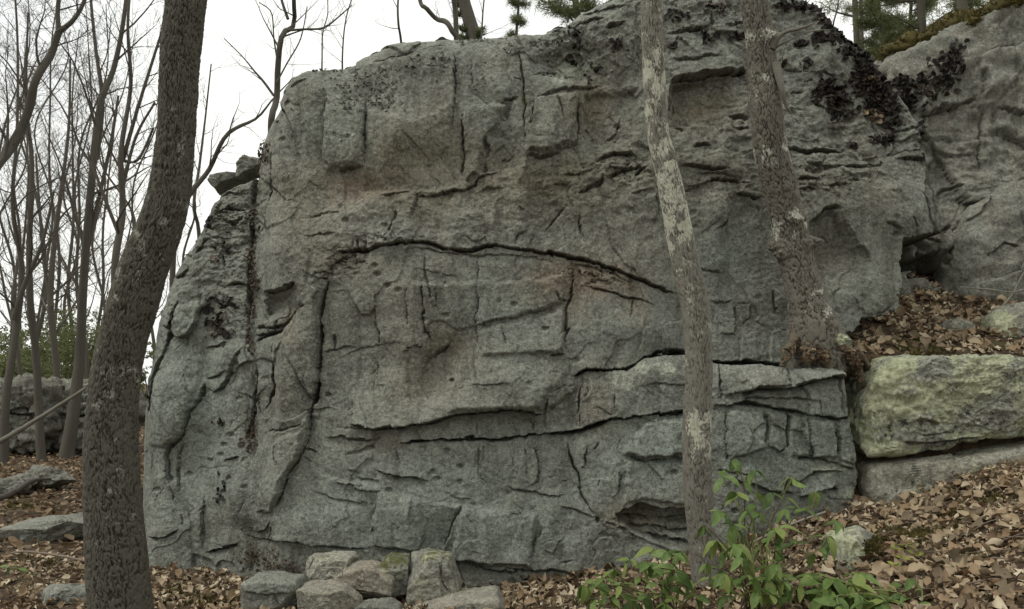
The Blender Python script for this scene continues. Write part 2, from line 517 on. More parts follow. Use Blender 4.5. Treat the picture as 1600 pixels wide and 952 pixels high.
def base_depth(px, py):
    i = np.clip(np.searchsorted(KX, px) - 1, 0, len(KX) - 2); j = np.clip(np.searchsorted(KY, py) - 1, 0, len(KY) - 2)
    u = np.clip((px - KX[i]) / (KX[i + 1] - KX[i]), 0, 1); v = np.clip((py - KY[j]) / (KY[j + 1] - KY[j]), 0, 1)
    u = u * u * (3 - 2 * u) * 0.5 + u * 0.5
    return (KB[j, i] * (1 - u) + KB[j, i + 1] * u) * (1 - v) + (KB[j + 1, i] * (1 - u) + KB[j + 1, i + 1] * u) * v


def chart(x, z, n=6):
    """wall chart (188 units to the metre) of a point of the wall"""
    Y = np.full(np.shape(x), 6.6)
    for _ in range(n):
        px = CENTRE + x * FPX / Y; py = HORIZON - (z - EYE) * FPX / Y
        Y = base_depth(px, py)
    return px, py, Y


def ledge_off(px):     # how far the ledge block stands out of the wall behind it
    return 0.50 * sstep(885, 1230, px)


def lf(pts):           # features of the ledge block, moved onto the chart of the wall behind it
    out = []
    for (px, py) in pts:
        k = 1 - ledge_off(np.array(float(px))) / 6.7
        out.append((CENTRE + (px - CENTRE) * float(k), HORIZON + (py - HORIZON) * float(k)))
    return out


TOP = [(198, 840), (202, 700), (206, 640), (212, 590), (230, 500), (254, 425), (280, 386), (300, 350), (318, 322), (335, 296), (360, 284), (385, 274), (398, 262), (405, 228), (414, 200), (427, 165), (438, 132), (452, 112), (470, 102), (500, 97), (530, 90), (560, 72), (600, 57), (650, 50), (700, 47), (760, 44), (800, 40), (850, 35), (885, 24), (905, 6), (940, -12), (1000, -32), (1100, -52), (1200, -48), (1250, -28), (1280, 2), (1310, 42), (1345, 72), (1385, 112), (1415, 148), (1438, 184), (1450, 225), (1459, 290), (1466, 330)]
NX, NZ = 950, 700
tp = np.array(TOP, float)
tY = base_depth(tp[:, 0], tp[:, 1])
tX = (tp[:, 0] - CENTRE) / FPX * tY; tZ = EYE + (HORIZON - tp[:, 1]) / FPX * tY
xs = np.linspace(tX[0], tX[-1], NX)
zT = np.interp(xs, tX, tZ) + 0.018 * fbm2(xs * 4, xs * 0, 4, 3)
v = np.linspace(0, 1, NZ)[:, None]
ZB = -0.35
WX = np.broadcast_to(xs[None, :], (NZ, NX)).copy()
WZ = ZB + (zT[None, :] - ZB) * v
PX, PY, BY = chart(WX, WZ)
# wander of every crack
_w1 = 0.5 * fbm2(PX / 26, PY / 26, 2, 20)
_, _, _i1, _, _ = worley2(PX / 22 + _w1, PY / 22 + _w1, 23)          # joints break in short straight offsets
_, _, _i2, _, _ = worley2(PX / 8 + _w1, PY / 8 + _w1, 24)
PXw = PX + 2.2 * fbm2(PX / 44, PY / 44, 3, 21, 0.5) + 3.4 * ((_i1 & 255) / 255. - .5) + 1.6 * ((_i2 & 255) / 255. - .5)
PYw = PY + 2.2 * fbm2(PX / 44 + 50, PY / 44, 3, 22, 0.5) + 3.4 * (((_i1 >> 8) & 255) / 255. - .5) + 1.6 * (((_i2 >> 8) & 255) / 255. - .5)
R = np.zeros_like(PX)
fPX, fPY, fR = PXw.ravel(), PYw.ravel(), R.ravel()
uPX, uPY = PX.ravel(), PY.ravel()


def window(pts, m):
    p = np.asarray(pts)
    return np.nonzero((fPX > p[:, 0].min() - m) & (fPX < p[:, 0].max() + m) & (fPY > p[:, 1].min() - m) & (fPY < p[:, 1].max() + m))[0]


def crack(pts, w=2.0, depth=0.04, s=0.0, L=18, ends=0.3):
    """a joint: half-width w (chart units), depth in m, s = how far its + side stands proud, fading over L"""
    i = window(pts, max(3.5 * L if s else 0, 3 * w) + 4)
    d, sd, t, tot = poly_dist(fPX[i], fPY[i], pts)
    tp_ = sstep(0, ends, t) * sstep(0, ends, 1 - t) if ends else 1.0
    var = np.clip(0.66 + 0.8 * pn2(fPX[i] / 38, fPY[i] / 38, 33) + 0.22 * pn2(fPX[i] / 9, fPY[i] / 9, 34), 0.22, 1.5)
    ww = np.maximum(0.68 * w * var, 0.58) * (0.25 + 0.75 * tp_)
    dp = depth * tp_ * np.clip(var * 1.6, 0.3, 1)
    fR[i] -= dp * np.clip((1.35 - d / ww) * 1.7, 0, 1) + 0.12 * dp * np.exp(-d / (2.2 * w))
    if s:
        fR[i] += 0.5 * s * sd * np.exp(-d / L) * tp_


def blob(cx, cy, rx, ry, amp, rot=0.0, p=1.0):
    a = math.radians(rot)
    m = 2.6 * max(rx, ry)
    i = window([(cx, cy)], m)
    ex, ey = fPX[i] - cx, fPY[i] - cy
    u_, v_ = ex * math.cos(a) + ey * math.sin(a), -ex * math.sin(a) + ey * math.cos(a)
    fR[i] += amp * np.exp(-((u_ / rx) ** 2 + (v_ / ry) ** 2) ** p)


def pocket(pts, amp, soft=10, fade=None):
    i = window(pts, 4)
    ins = inside_poly(fPX[i], fPY[i], pts)
    d = poly_dist(fPX[i], fPY[i], pts, True)[0]
    f = np.where(ins, sstep(0, soft, d), 0)
    if fade:
        (ax, ay), (bx, by) = fade
        t = ((fPX[i] - ax) * (bx - ax) + (fPY[i] - ay) * (by - ay)) / ((bx - ax) ** 2 + (by - ay) ** 2)
        f = f * (1 - sstep(0, 1, t))
    fR[i] += amp * f


# --- broad relief
mx, mz = PX / 188.0, PY / 188.0
R += 0.065 * fbm2(mx * 0.9, mz * 0.75, 3, 40)
wob = 0.25 * fbm2(mx * 2.2, mz * 2.2, 3, 60)
calm = 1 - 0.80 * np.clip(sstep(395, 430, PY) * sstep(1075, 1000, PX) * sstep(480, 520, PX) + sstep(660, 720, PY) * sstep(420, 470, PX) * sstep(960, 900, PX)
                          + 0.8 * sstep(440, 470, PX) * sstep(760, 700, PX) * sstep(370, 330, PY) * sstep(90, 140, PY) + 0.7 * sstep(560, 640, PY) * sstep(390, 350, PX) + 0.6 * sstep(300, 340, PY) * sstep(1060, 1100, PX) * sstep(560, 520, PY) + sstep(630, 645, PY) * sstep(950, 1000, PX) + 0.7 * sstep(560, 570, PY) * sstep(900, 930, PX), 0, 1)
R += 0.030 * fbm2(mx * 3.0 + wob, mz * 0.55, 3, 61) * sstep(480, 380, PY) + 0.012 * fbm2(mx * 3.4 + wob, mz * 0.6, 2, 62)      # upright fluting
# jointed plates, upright and of uneven size
f1, f2, idn, ex, ey = worley2(mx * 2.6 + wob, mz * 1.5 + wob * 0.8, 71)
amt = (0.35 + 0.65 * sstep(-0.1, 0.5, fbm2(mx * 0.8, mz * 0.8, 2, 77))) * (0.45 + 0.55 * calm)
R += amt * (((idn & 255) / 255.0 - 0.5) * 0.044 + (((idn >> 8) & 255) / 255.0 - 0.5) * 0.14 * ex + (((idn >> 16) & 255) / 255.0 - 0.5) * 0.14 * ey)
R -= 0.016 * amt * np.clip(1 - (f2 - f1) / 0.035, 0, 1) * sstep(0.0, 0.3, pn2(mx * 3, mz * 3, 78))
f1, f2, idn, ex, ey = worley2(mx * 6.0 + wob * 2, mz * 5.0 + wob * 2, 72)
amt2 = sstep(-0.05, 0.45, fbm2(mx * 1.1, mz * 1.1, 3, 79)) * calm
R += amt2 * (((idn & 255) / 255.0 - 0.5) * 0.020 + (((idn >> 8) & 255) / 255.0 - 0.5) * 0.07 * ex + (((idn >> 16) & 255) / 255.0 - 0.5) * 0.07 * ey)
# roughness of the different parts of the face
rough = 0.32 + 0.9 * np.exp(-((PX - 960) / 120) ** 2 - ((PY - 270) / 60) ** 2) + 0.7 * sstep(1060, 1160, PX) * sstep(380, 220, PY) * sstep(60, 160, PY) \
    + 0.9 * sstep(420, 380, PX) * sstep(560, 420, PY) + 0.7 * sstep(110, 20, PY - 0.0) * sstep(760, 860, PX) + 0.5 * np.exp(-((PX - 640) / 160) ** 2 - ((PY - 330) / 70) ** 2)
rough *= 0.35 + 0.65 * calm
R += rough * (0.020 * fbm2(mx * 4.5, mz * 6.5, 5, 45, 0.58))
rid = 1 - np.abs(fbm2(mx * 5 + wob, mz * 9 + wob * 2, 4, 48, 0.5)) * 2.2
R += 0.014 * (rough - 0.25) * np.clip(rid, -1, 1)
R += 0.0040 * (0.5 + rough) * fbm2(mx * 26, mz * 26, 3, 52, 0.6)
f1, f2, idn, ex, ey = worley2(mx * 15.0 + wob * 3, mz * 17.0 + wob * 3, 73)
R += 0.6 * calm * sstep(0, .6, fbm2(mx * 1.7, mz * 1.7, 3, 80)) * (((idn & 255) / 255.0 - 0.5) * 0.009 + (((idn >> 8) & 255) / 255.0 - 0.5) * 0.03 * ex + (((idn >> 16) & 255) / 255.0 - 0.5) * 0.03 * ey)
# pits
pf1, _, pid, _, _ = worley2(mx * 8, mz * 11, 83)
pm = sstep(0.15, 0.6, fbm2(mx * 1.4, mz * 1.4, 2, 85)) * ((pid & 7) < 2)
R -= 0.035 * pm * np.clip(1 - pf1 / 0.28, 0, 1) ** 0.6

# --- broad forms read off the face
for a in [(540, 210, 24, 60, .05), (610, 200, 40, 70, .05), (470, 200, 26, 80, .03), (660, 230, 40, 55, .03), (760, 200, 30, 60, .04), (770, 140, 30, 30, .03),
          (560, 300, 60, 26, -.05), (690, 250, 60, 26, -.04), (790, 215, 26, 40, -.05, 30), (480, 380, 50, 60, .05), (590, 345, 20, 18, -.06), (660, 350, 14, 24, -.05), (560, 330, 30, 20, .03),
          (760, 480, 60, 60, .06), (690, 450, 30, 40, .03), (620, 500, 40, 70, .05), (560, 520, 30, 60, -.02), (690, 570, 26, 50, -.06, 35), (660, 610, 30, 40, -.05, 30), (780, 590, 80, 40, .08), (830, 620, 50, 30, .05),
          (960, 500, 50, 50, .04), (1000, 520, 50, 30, .06), (600, 630, 50, 40, .05), (710, 640, 60, 18, .04),
          (450, 600, 22, 70, .06), (470, 540, 22, 40, .05), (410, 600, 14, 50, .05), (445, 480, 20, 26, -.05),
          (520, 820, 60, 30, .03), (640, 800, 40, 50, .05), (770, 820, 50, 40, .05), (856, 828, 15, 26, .05), (880, 860, 30, 30, .03), (840, 790, 40, 20, .02),
          (860, 205, 26, 50, .05), (940, 190, 40, 50, -.05), (980, 120, 50, 40, -.06), (880, 90, 60, 30, -.05), (1110, 150, 40, 30, -.04), (1120, 330, 22, 30, .05), (1110, 260, 40, 20, .05),
          (1350, 330, 60, 40, .06), (1290, 390, 40, 40, -.07), (1400, 300, 40, 50, .06), (1360, 440, 40, 50, .05), (1300, 290, 50, 30, .03), (1310, 210, 60, 30, -.03), (1410, 345, 30, 20, .05),
          (1340, 160, 60, 50, -.06), (1290, 90, 40, 40, .03),
          (300, 500, 50, 60, .06), (265, 640, 30, 70, .08), (345, 560, 20, 30, .05), (330, 680, 30, 60, -.04), (350, 760, 40, 60, .04), (250, 790, 26, 40, .04), (410, 740, 22, 60, .05), (300, 400, 30, 40, .03), (345, 330, 30, 30, .05), (240, 560, 14, 60, .03, -15)]:
    blob(a[0], a[1], a[2], a[3], a[4] * 1.1, *a[5:])

STRATA = [([(945, 812), (975, 806), (1010, 808), (1080, 800)], 2.2, .05, .06, 8), ([(960, 818), (1000, 818), (1040, 822), (1085, 820)], 2.0, .05, .06, 8), ([(985, 826), (1020, 832), (1085, 838)], 2.2, .05, .05, 8), ([(970, 800), (1000, 797), (1040, 794)], 1.6, .03, .03, 6)]
def slant(pts, top, bottom, soft=8):
    """a plane standing out by top at its upper and by bottom at its lower end"""
    i = window(pts, 4); p = np.asarray(pts)
    ins = inside_poly(fPX[i], fPY[i], pts)
    d = poly_dist(fPX[i], fPY[i], pts, True)[0]
    t = np.clip((fPY[i] - p[:, 1].min()) / np.ptp(p[:, 1]), 0, 1)
    fR[i] += np.where(ins, sstep(0, soft, d), 0) * (top + (bottom - top) * t)


for a in [([(573, 165), (640, 190), (706, 160), (721, 292), (640, 306), (566, 300)], .06, -.07, 9), ([(765, 222), (822, 186), (822, 262), (748, 276)], .05, -.07, 7), ([(506, 150), (571, 150), (566, 264), (535, 266), (504, 272)], .03, .04, 12),
          ([(726, 165), (800, 158), (766, 215), (748, 272), (724, 290)], .05, .06, 8), ([(832, 152), (906, 136), (904, 222), (862, 240), (822, 243)], .05, .06, 7), ([(912, 140), (1000, 130), (1000, 220), (910, 228)], -.06, -.02, 9),
          ([(586, 772), (600, 768), (722, 786), (697, 868), (581, 858)], .03, .05, 7), ([(722, 786), (842, 802), (832, 888), (698, 878)], .06, .08, 9), ([(672, 800), (722, 788), (700, 850), (690, 868), (650, 866)], .0, -.04, 8),
          ([(500, 690), (580, 700), (584, 730), (600, 766), (515, 752), (478, 722)], .02, -.05, 8), ([(752, 440), (884, 430), (884, 476), (752, 512)], .05, .03, 7), ([(884, 480), (880, 552), (752, 560), (750, 512)], .03, .04, 7), ([(640, 440), (744, 440), (744, 512), (680, 540), (640, 510)], .03, .0, 8),
          ([(975, 715), (1070, 714), (1070, 780), (1000, 780), (968, 790)], .05, .03, 7), ([(1000, 655), (1070, 648), (1070, 708), (1003, 716), (968, 708)], .06, .06, 7), ([(1262, 345), (1300, 325), (1340, 385), (1362, 402), (1340, 470), (1270, 440)], -.08, -.03, 8), ([(426, 690), (475, 668), (470, 710), (440, 760), (428, 800), (400, 800)], .04, .05, 6),
          ([(230, 480), (330, 470), (316, 600), (284, 680), (262, 700), (225, 700)], .03, .03, 10), ([(830, 560), (905, 560), (880, 600), (857, 616), (850, 645), (700, 645), (720, 600)], .0, .07, 12)]:
    slant(*a)

# --- joints and lips: (line, half-width, depth, lip, reach)
CR = [
    ([(452, 138), (468, 130), (481, 124)], 1.5, .03, .02, 12), ([(525, 110), (560, 104), (590, 94), (625, 86), (660, 77), (690, 68), (705, 60)], 2.6, .08, -.04, 20),
    ([(510, 140), (507, 180), (504, 240), (502, 275)], 2.2, .04, .09, 26), ([(572, 150), (569, 200), (567, 240), (566, 266)], 2.4, .08, -.06, 24),
    ([(525, 268), (545, 264), (566, 263)], 3, .04, .07, 16), ([(706, 70), (711, 100), (712, 125), (708, 160), (707, 190), (699, 216)], 2.2, .04, -.05, 20),
    ([(738, 82), (738, 118), (737, 152)], 1.3, .025, .015, 12), ([(725, 165), (724, 220), (722, 292)], 2.0, .06, .05, 22),
    ([(640, 309), (660, 308), (690, 301), (715, 298), (730, 295), (740, 290), (746, 280), (760, 274), (790, 268)], 2.4, .06, .05, 18),
    ([(590, 307), (625, 303), (652, 300)], 1.8, .025, .03, 14), ([(655, 290), (650, 315), (645, 335), (640, 352)], 2.2, .025, -.03, 12), ([(622, 325), (616, 350), (605, 370)], 3, .03, .05, 14),
    ([(520, 399), (540, 393), (575, 391), (583, 388), (610, 383), (640, 380), (660, 378), (680, 381), (700, 389), (720, 394), (735, 393), (760, 386), (785, 386), (800, 388), (830, 391), (870, 398), (890, 404), (915, 408), (945, 416), (970, 424), (1000, 437), (1030, 450), (1062, 459)], 2.8, .12, .05, 22, .05),
    ([(600, 397), (640, 388), (670, 388), (700, 397), (750, 400), (800, 398), (850, 404), (890, 420)], 1.6, .02, .02, 10),
    ([(640, 421), (660, 423), (690, 428), (726, 437)], 1.0, .010, .012, 8), ([(666, 392), (666, 430), (671, 452), (675, 478)], 1.6, .03, .02, 10), ([(658, 432), (660, 470), (665, 510), (672, 545)], 2.4, .05, .03, 14), ([(637, 445), (636, 480), (640, 512)], 1.8, .03, .025, 12), ([(678, 448), (684, 478), (680, 484)], 1.6, .03, -.02, 8),
    ([(484, 433), (498, 437), (511, 436), (513, 426), (522, 415), (534, 406), (546, 396)], 2.6, .06, .04, 14), ([(478, 338), (500, 336), (515, 330), (538, 333)], 1.4, .02, .02, 8), ([(474, 369), (490, 369), (510, 366), (530, 363)], 1.4, .022, .02, 8),
    ([(560, 375), (562, 390)], 3, .04, 0, 8), ([(553, 372), (555, 390)], 2, .03, 0, 8), ([(572, 374), (572, 390)], 2, .03, 0, 8),
    ([(412, 457), (428, 456), (442, 452), (458, 447), (468, 440)], 5, .10, .12, 16), ([(476, 477), (466, 484), (458, 496), (450, 505), (438, 514), (428, 521), (402, 535)], 4.2, .13, .05, 12, .08), ([(398, 514), (414, 511), (432, 510), (448, 505)], 2.4, .06, .03, 8), ([(400, 524), (420, 523), (436, 519)], 2.4, .06, .03, 8),
    ([(512, 436), (508, 456), (501, 490), (499, 520), (498, 560), (496, 600), (490, 620), (483, 642), (480, 660), (478, 682)], 3.6, .15, -.03, 24, .05),
    ([(482, 645), (479, 682), (473, 702), (465, 718), (455, 735), (445, 752), (436, 775), (429, 796)], 2.2, .10, -.09, 22, .08), ([(497, 590), (491, 620), (483, 640)], 6, .12, 0, 8), ([(500, 500), (498, 540)], 4.5, .12, 0, 8),
    ([(427, 532), (426, 560), (425, 590), (429, 604), (422, 630), (409, 648)], 4.4, .13, .05, 14), ([(520, 520), (522, 545), (517, 552)], 3.5, .06, 0, 8), ([(500, 552), (520, 548), (535, 543), (560, 542)], 1.8, .03, .02, 10),
    ([(587, 466), (583, 505), (592, 522), (594, 540), (587, 554)], 1.7, .03, .03, 12), ([(588, 560), (587, 600), (584, 625)], 1.6, .02, .03, 12), ([(552, 620), (551, 650), (554, 662)], 1.4, .015, .02, 10),
    ([(750, 385), (748, 420), (745, 455), (746, 480), (745, 520), (746, 556)], 1.5, .035, .03, 18), ([(722, 516), (745, 510), (770, 502), (800, 497), (840, 487), (884, 477)], 1.3, .022, .02, 14), ([(784, 500), (786, 520), (792, 545)], 1.3, .02, -.015, 10), ([(620, 548), (645, 543), (665, 538)], 1.5, .02, .02, 12), ([(520, 566), (560, 544), (600, 538), (640, 532)], 1.2, .015, .012, 12),
    ([(664, 560), (690, 546), (706, 533)], 3, .04, .05, 14), ([(700, 596), (712, 592)], 4, .05, 0, 8), ([(715, 604), (760, 602), (810, 598)], 1.4, .02, .015, 12),
    ([(545, 663), (570, 667), (590, 669), (640, 666), (680, 656), (710, 649), (740, 646), (770, 643), (800, 641), (825, 644), (850, 648)], 3.2, .07, .17, 34, .08),
    ([(620, 693), (660, 690), (690, 689), (720, 687), (745, 687), (780, 687), (815, 684), (850, 679), (880, 677), (910, 673)], 3.2, .12, .05, 14, .06), ([(850, 679), (880, 677), (910, 673), (940, 660), (960, 655), (1000, 650), (1040, 646), (1072, 641)], 3.6, .14, .06, 16, .06), ([(880, 678), (910, 673), (940, 661), (958, 656)], 5, .10, 0, 8),
    ([(768, 645), (769, 685)], 1.3, .02, 0, 8), ([(745, 648), (744, 686)], 1.2, .02, 0, 8), ([(797, 655), (806, 672), (800, 683)], 1.4, .025, .02, 8), ([(810, 660), (830, 655), (836, 672)], 1.6, .03, .02, 8), ([(838, 652), (832, 676)], 1.4, .03, -.02, 8),
    ([(895, 592), (905, 585), (915, 580), (935, 579), (975, 577), (990, 568), (1005, 560), (1025, 553), (1050, 549), (1075, 551)], 3.2, .12, .09, 20, .06),
    ([(908, 584), (908, 620), (907, 645), (906, 672)], 1.8, .05, .03, 12), ([(857, 618), (853, 640), (853, 660), (856, 676)], 1.6, .04, .03, 14), ([(857, 618), (870, 606), (880, 603), (905, 602)], 1.2, .02, .0, 10), ([(957, 612), (961, 640), (960, 655)], 1.5, .03, .02, 12), ([(918, 585), (919, 610), (912, 630)], 1.3, .02, .015, 8), ([(870, 632), (862, 645)], 1.4, .02, .0, 8), ([(930, 632), (945, 645), (958, 650)], 1.1, .012, .012, 8),
    ([(1000, 597), (1020, 600), (1045, 598), (1072, 601)], 1.3, .025, .015, 10),
    ([(502, 685), (530, 683), (545, 685), (575, 687), (607, 680)], 2.2, .03, .05, 12), ([(510, 672), (550, 671), (590, 672)], 1.8, .02, -.03, 8), ([(578, 732), (600, 738), (625, 746), (650, 747), (678, 754)], 2.2, .04, .07, 16),
    ([(515, 750), (540, 757), (570, 768), (592, 772), (601, 765)], 1.6, .03, .04, 14), ([(555, 748), (575, 752), (590, 752)], 1.8, .025, .02, 8), ([(482, 768), (520, 780), (550, 782), (590, 792)], 1.1, .014, .02, 12), ([(472, 715), (488, 722)], 1.6, .03, .02, 8), ([(470, 705), (482, 704), (498, 710)], 2.4, .05, 0, 8), ([(540, 732), (560, 740)], 1.2, .02, .01, 8),
    ([(601, 766), (594, 778), (585, 800), (580, 820), (580, 860)], 1.6, .03, .07, 26), ([(722, 783), (720, 797), (712, 810), (705, 830), (697, 848), (697, 872)], 1.8, .04, .07, 26), ([(688, 772), (700, 770), (722, 778), (745, 780)], 1.0, .012, .01, 10), ([(645, 770), (640, 800), (642, 830)], 1.0, .01, -.03, 24),
    ([(372, 836), (400, 842), (425, 845), (470, 850), (520, 857), (560, 859), (584, 860)], 2.8, .08, .06, 18), ([(705, 878), (740, 884), (780, 890), (840, 891), (900, 893), (945, 896)], 2.6, .08, .06, 18), ([(428, 820), (425, 835), (422, 846)], 2.0, .05, .02, 10), ([(705, 878), (720, 874), (745, 880), (765, 884)], 2.4, .05, .05, 10),
    ([(620, 692), (622, 715), (625, 742)], 1.2, .025, .012, 10), ([(745, 690), (747, 720), (750, 748), (766, 756)], 1.5, .03, .02, 10), ([(754, 692), (752, 725)], 1.0, .02, 0, 8), ([(677, 695), (675, 730)], 1.0, .015, .01, 10), ([(803, 690), (802, 725), (801, 758)], 1.2, .02, .015, 10), ([(824, 688), (822, 730), (826, 755)], 1.1, .018, .015, 10), ([(835, 688), (839, 710), (842, 735), (839, 752), (822, 764)], 1.7, .035, -.035, 12),
    ([(783, 759), (815, 766), (850, 771), (872, 775), (890, 772)], 2.0, .035, .025, 12), ([(870, 788), (900, 797), (918, 803), (936, 807)], 1.8, .035, .03, 12), ([(790, 798), (805, 803), (820, 805)], 1.4, .025, .02, 8), ([(878, 750), (888, 750)], 1.2, .02, .01, 6),
    ([(885, 682), (888, 705), (896, 728), (904, 740), (908, 765), (914, 782), (928, 798), (936, 810)], 2.0, .06, .03, 16), ([(916, 690), (914, 725), (905, 737)], 1.8, .04, -.02, 10), ([(934, 690), (926, 704)], 1.8, .04, 0, 8), ([(967, 730), (966, 765), (955, 778)], 2.0, .03, -.03, 12), ([(935, 742), (936, 770)], 1.2, .02, .01, 8),
    ([(968, 712), (985, 712), (1003, 719), (1030, 714), (1072, 711)], 2.0, .04, .05, 18), ([(965, 712), (962, 698), (970, 680)], 1.5, .02, -.02, 10), ([(920, 815), (920, 840), (921, 865)], 1.4, .025, .015, 10), ([(852, 815), (838, 842), (832, 865), (815, 892)], 1.8, .03, .04, 20), ([(848, 858), (862, 862), (870, 845), (880, 836)], 1.6, .02, .03, 10), ([(876, 878), (895, 872)], 2.2, .03, 0, 8), ([(935, 812), (960, 818), (985, 828), (1010, 838)], 1.8, .03, .02, 8), ([(932, 806), (936, 815)], 4, .06, 0, 6),
    ([(811, 55), (815, 90), (817, 120), (820, 150), (820, 200), (820, 245)], 1.8, .06, .03, 18), ([(800, 40), (812, 62), (818, 72)], 3.5, .06, 0, 8), ([(780, 160), (800, 157), (812, 150)], 1.8, .04, .03, 10), ([(800, 125), (815, 124)], 1.4, .03, 0, 8), ([(803, 140), (808, 155)], 1.2, .02, 0, 8),
    ([(832, 155), (850, 148), (868, 141), (895, 134), (926, 131), (946, 130)], 2.2, .05, .05, 14), ([(830, 118), (850, 108), (880, 106)], 1.6, .03, .03, 10), ([(834, 152), (832, 180), (832, 196)], 2.0, .05, .03, 8), ([(870, 143), (876, 165), (882, 190)], 1.4, .03, .015, 10), ([(912, 134), (906, 150), (903, 170), (905, 200), (902, 220), (888, 229), (862, 240)], 2.4, .05, -.07, 16), ([(885, 118), (883, 135)], 1.4, .03, 0, 8), ([(828, 190), (834, 196)], 4, .06, 0, 5),
    ([(972, 172), (969, 185), (966, 200), (958, 210), (946, 217)], 2.0, .04, -.03, 8), ([(961, 216), (966, 216)], 4, .06, 0, 4), ([(948, 44), (962, 39), (976, 32)], 5, .14, .08, 10), ([(890, 40), (920, 30), (950, 28)], 2.5, .05, .04, 12), ([(900, 20), (940, 10), (990, 4)], 2, .04, .04, 12), ([(925, 105), (940, 100)], 3, .05, 0, 6),
    ([(1046, 126), (1075, 121), (1100, 118), (1122, 115), (1150, 111), (1168, 108)], 3.6, .09, .14, 16, .05), ([(1048, 122), (1047, 160), (1048, 196)], 2.0, .04, -.10, 14), ([(1040, 56), (1060, 51), (1085, 46), (1112, 38)], 2.6, .06, .05, 12), ([(1040, 96), (1070, 93), (1100, 90), (1132, 88)], 1.8, .035, .03, 10), ([(1105, 52), (1130, 55), (1162, 52)], 2.4, .05, .04, 10), ([(1096, 75), (1098, 60), (1106, 52)], 2.0, .035, .03, 8), ([(1110, 20), (1112, 40)], 3, .05, 0, 8), ([(1130, 38), (1165, 40)], 2, .04, .03, 8),
    ([(1138, 183), (1155, 181), (1172, 183)], 3.5, .06, .05, 8), ([(1140, 199), (1160, 201), (1175, 199)], 3.0, .06, .04, 8), ([(1052, 200), (1068, 203)], 5, .06, .03, 6), ([(1080, 230), (1100, 225), (1115, 228)], 3, .05, .04, 8),
    ([(925, 255), (940, 248), (957, 240), (985, 238), (1002, 246)], 4.0, .07, .07, 12), ([(945, 277), (962, 270), (975, 262), (1000, 262), (1012, 265)], 4.2, .08, .05, 10), ([(898, 305), (912, 300), (926, 290), (940, 281), (946, 268)], 3.6, .07, .04, 12), ([(990, 275), (1012, 262)], 4, .07, 0, 8), ([(878, 276), (905, 272), (932, 260)], 1.6, .03, .03, 10), ([(985, 305), (1000, 300), (1015, 297)], 2.5, .05, .03, 8), ([(860, 290), (880, 288), (895, 290)], 2.0, .03, .03, 8), ([(780, 250), (800, 245)], 2.5, .04, .02, 8), ([(815, 243), (845, 246), (880, 236)], 3, .05, .05, 12),
    ([(1060, 261), (1090, 263), (1115, 266), (1145, 264)], 2.6, .06, .05, 10), ([(1060, 292), (1085, 290), (1110, 282), (1150, 278), (1162, 288), (1180, 288)], 2.2, .05, .04, 10), ([(1062, 298), (1095, 291)], 1.6, .03, .02, 8), ([(1080, 272), (1130, 272), (1160, 276)], 1.6, .03, .02, 8),
    ([(905, 328), (906, 345), (911, 374)], 1.6, .04, .02, 10), ([(846, 370), (858, 352), (872, 338), (888, 322)], 2.8, .04, -.06, 12), ([(1026, 300), (1027, 328), (1031, 350)], 1.6, .03, -.02, 8), ([(1136, 293), (1139, 318), (1138, 342), (1130, 355), (1112, 362)], 2.0, .03, -.05, 14), ([(800, 384), (806, 368), (825, 360)], 1.6, .03, .02, 8), ([(1088, 417), (1110, 423), (1134, 430)], 1.2, .025, .015, 8), ([(1145, 300), (1180, 312), (1192, 308)], 2.5, .05, .04, 8),
    ([(895, 447), (918, 450), (945, 454), (975, 462), (1000, 468), (1035, 482)], 1.8, .04, .02, 10), ([(896, 404), (896, 430), (894, 450), (893, 470), (886, 484), (885, 510), (881, 530), (880, 556)], 2.2, .055, .04, 18), ([(864, 452), (875, 470), (892, 472)], 1.8, .03, .02, 8), ([(856, 557), (870, 552), (882, 553)], 2.0, .03, .05, 14), ([(905, 420), (910, 440)], 3, .05, 0, 6), ([(925, 420), (930, 440)], 2.4, .04, 0, 6), ([(890, 412), (930, 418), (960, 428), (990, 444)], 1.8, .035, .03, 8), ([(990, 460), (985, 480), (984, 510)], 2.0, .03, .02, 10),
    ([(1226, 226), (1245, 231), (1262, 235), (1290, 232), (1332, 234)], 4.0, .08, .07, 10), ([(1388, 242), (1405, 238), (1430, 234), (1455, 230)], 2.4, .05, -.03, 12), ([(1395, 246), (1430, 248), (1456, 244)], 2.8, .06, .06, 10), ([(1245, 257), (1275, 254), (1310, 260), (1372, 262)], 2.2, .05, .04, 10), ([(1243, 279), (1260, 277), (1280, 281)], 2.5, .05, .03, 8), ([(1243, 299), (1260, 296), (1278, 298)], 2.2, .04, .03, 8), ([(1325, 282), (1340, 285)], 3.5, .06, 0, 6), ([(1298, 290), (1320, 288)], 2.4, .04, .02, 8), ([(1262, 350), (1275, 340), (1288, 327), (1300, 324), (1318, 328)], 2.8, .05, .05, 12), ([(1315, 335), (1325, 360), (1340, 385), (1362, 402)], 1.2, .0, .09, 22), ([(1376, 350), (1390, 352), (1401, 360), (1402, 369)], 2.0, .04, .02, 8), ([(1436, 300), (1446, 320), (1450, 345), (1458, 362)], 2.0, .04, .02, 10), ([(1412, 345), (1422, 352), (1430, 362)], 1.8, .03, .0, 8),
    ([(1212, 107), (1240, 107), (1262, 109), (1300, 114), (1326, 119)], 1.6, .035, .02, 10), ([(1234, 144), (1246, 143), (1260, 138)], 2.2, .05, .03, 8), ([(1258, 125), (1276, 124)], 1.6, .03, 0, 6), ([(1392, 203), (1415, 202), (1444, 196)], 2.0, .04, .03, 10), ([(1280, 160), (1300, 168)], 1.8, .03, .02, 8), ([(1340, 250), (1372, 262), (1380, 246)], 2, .04, 0, 8),
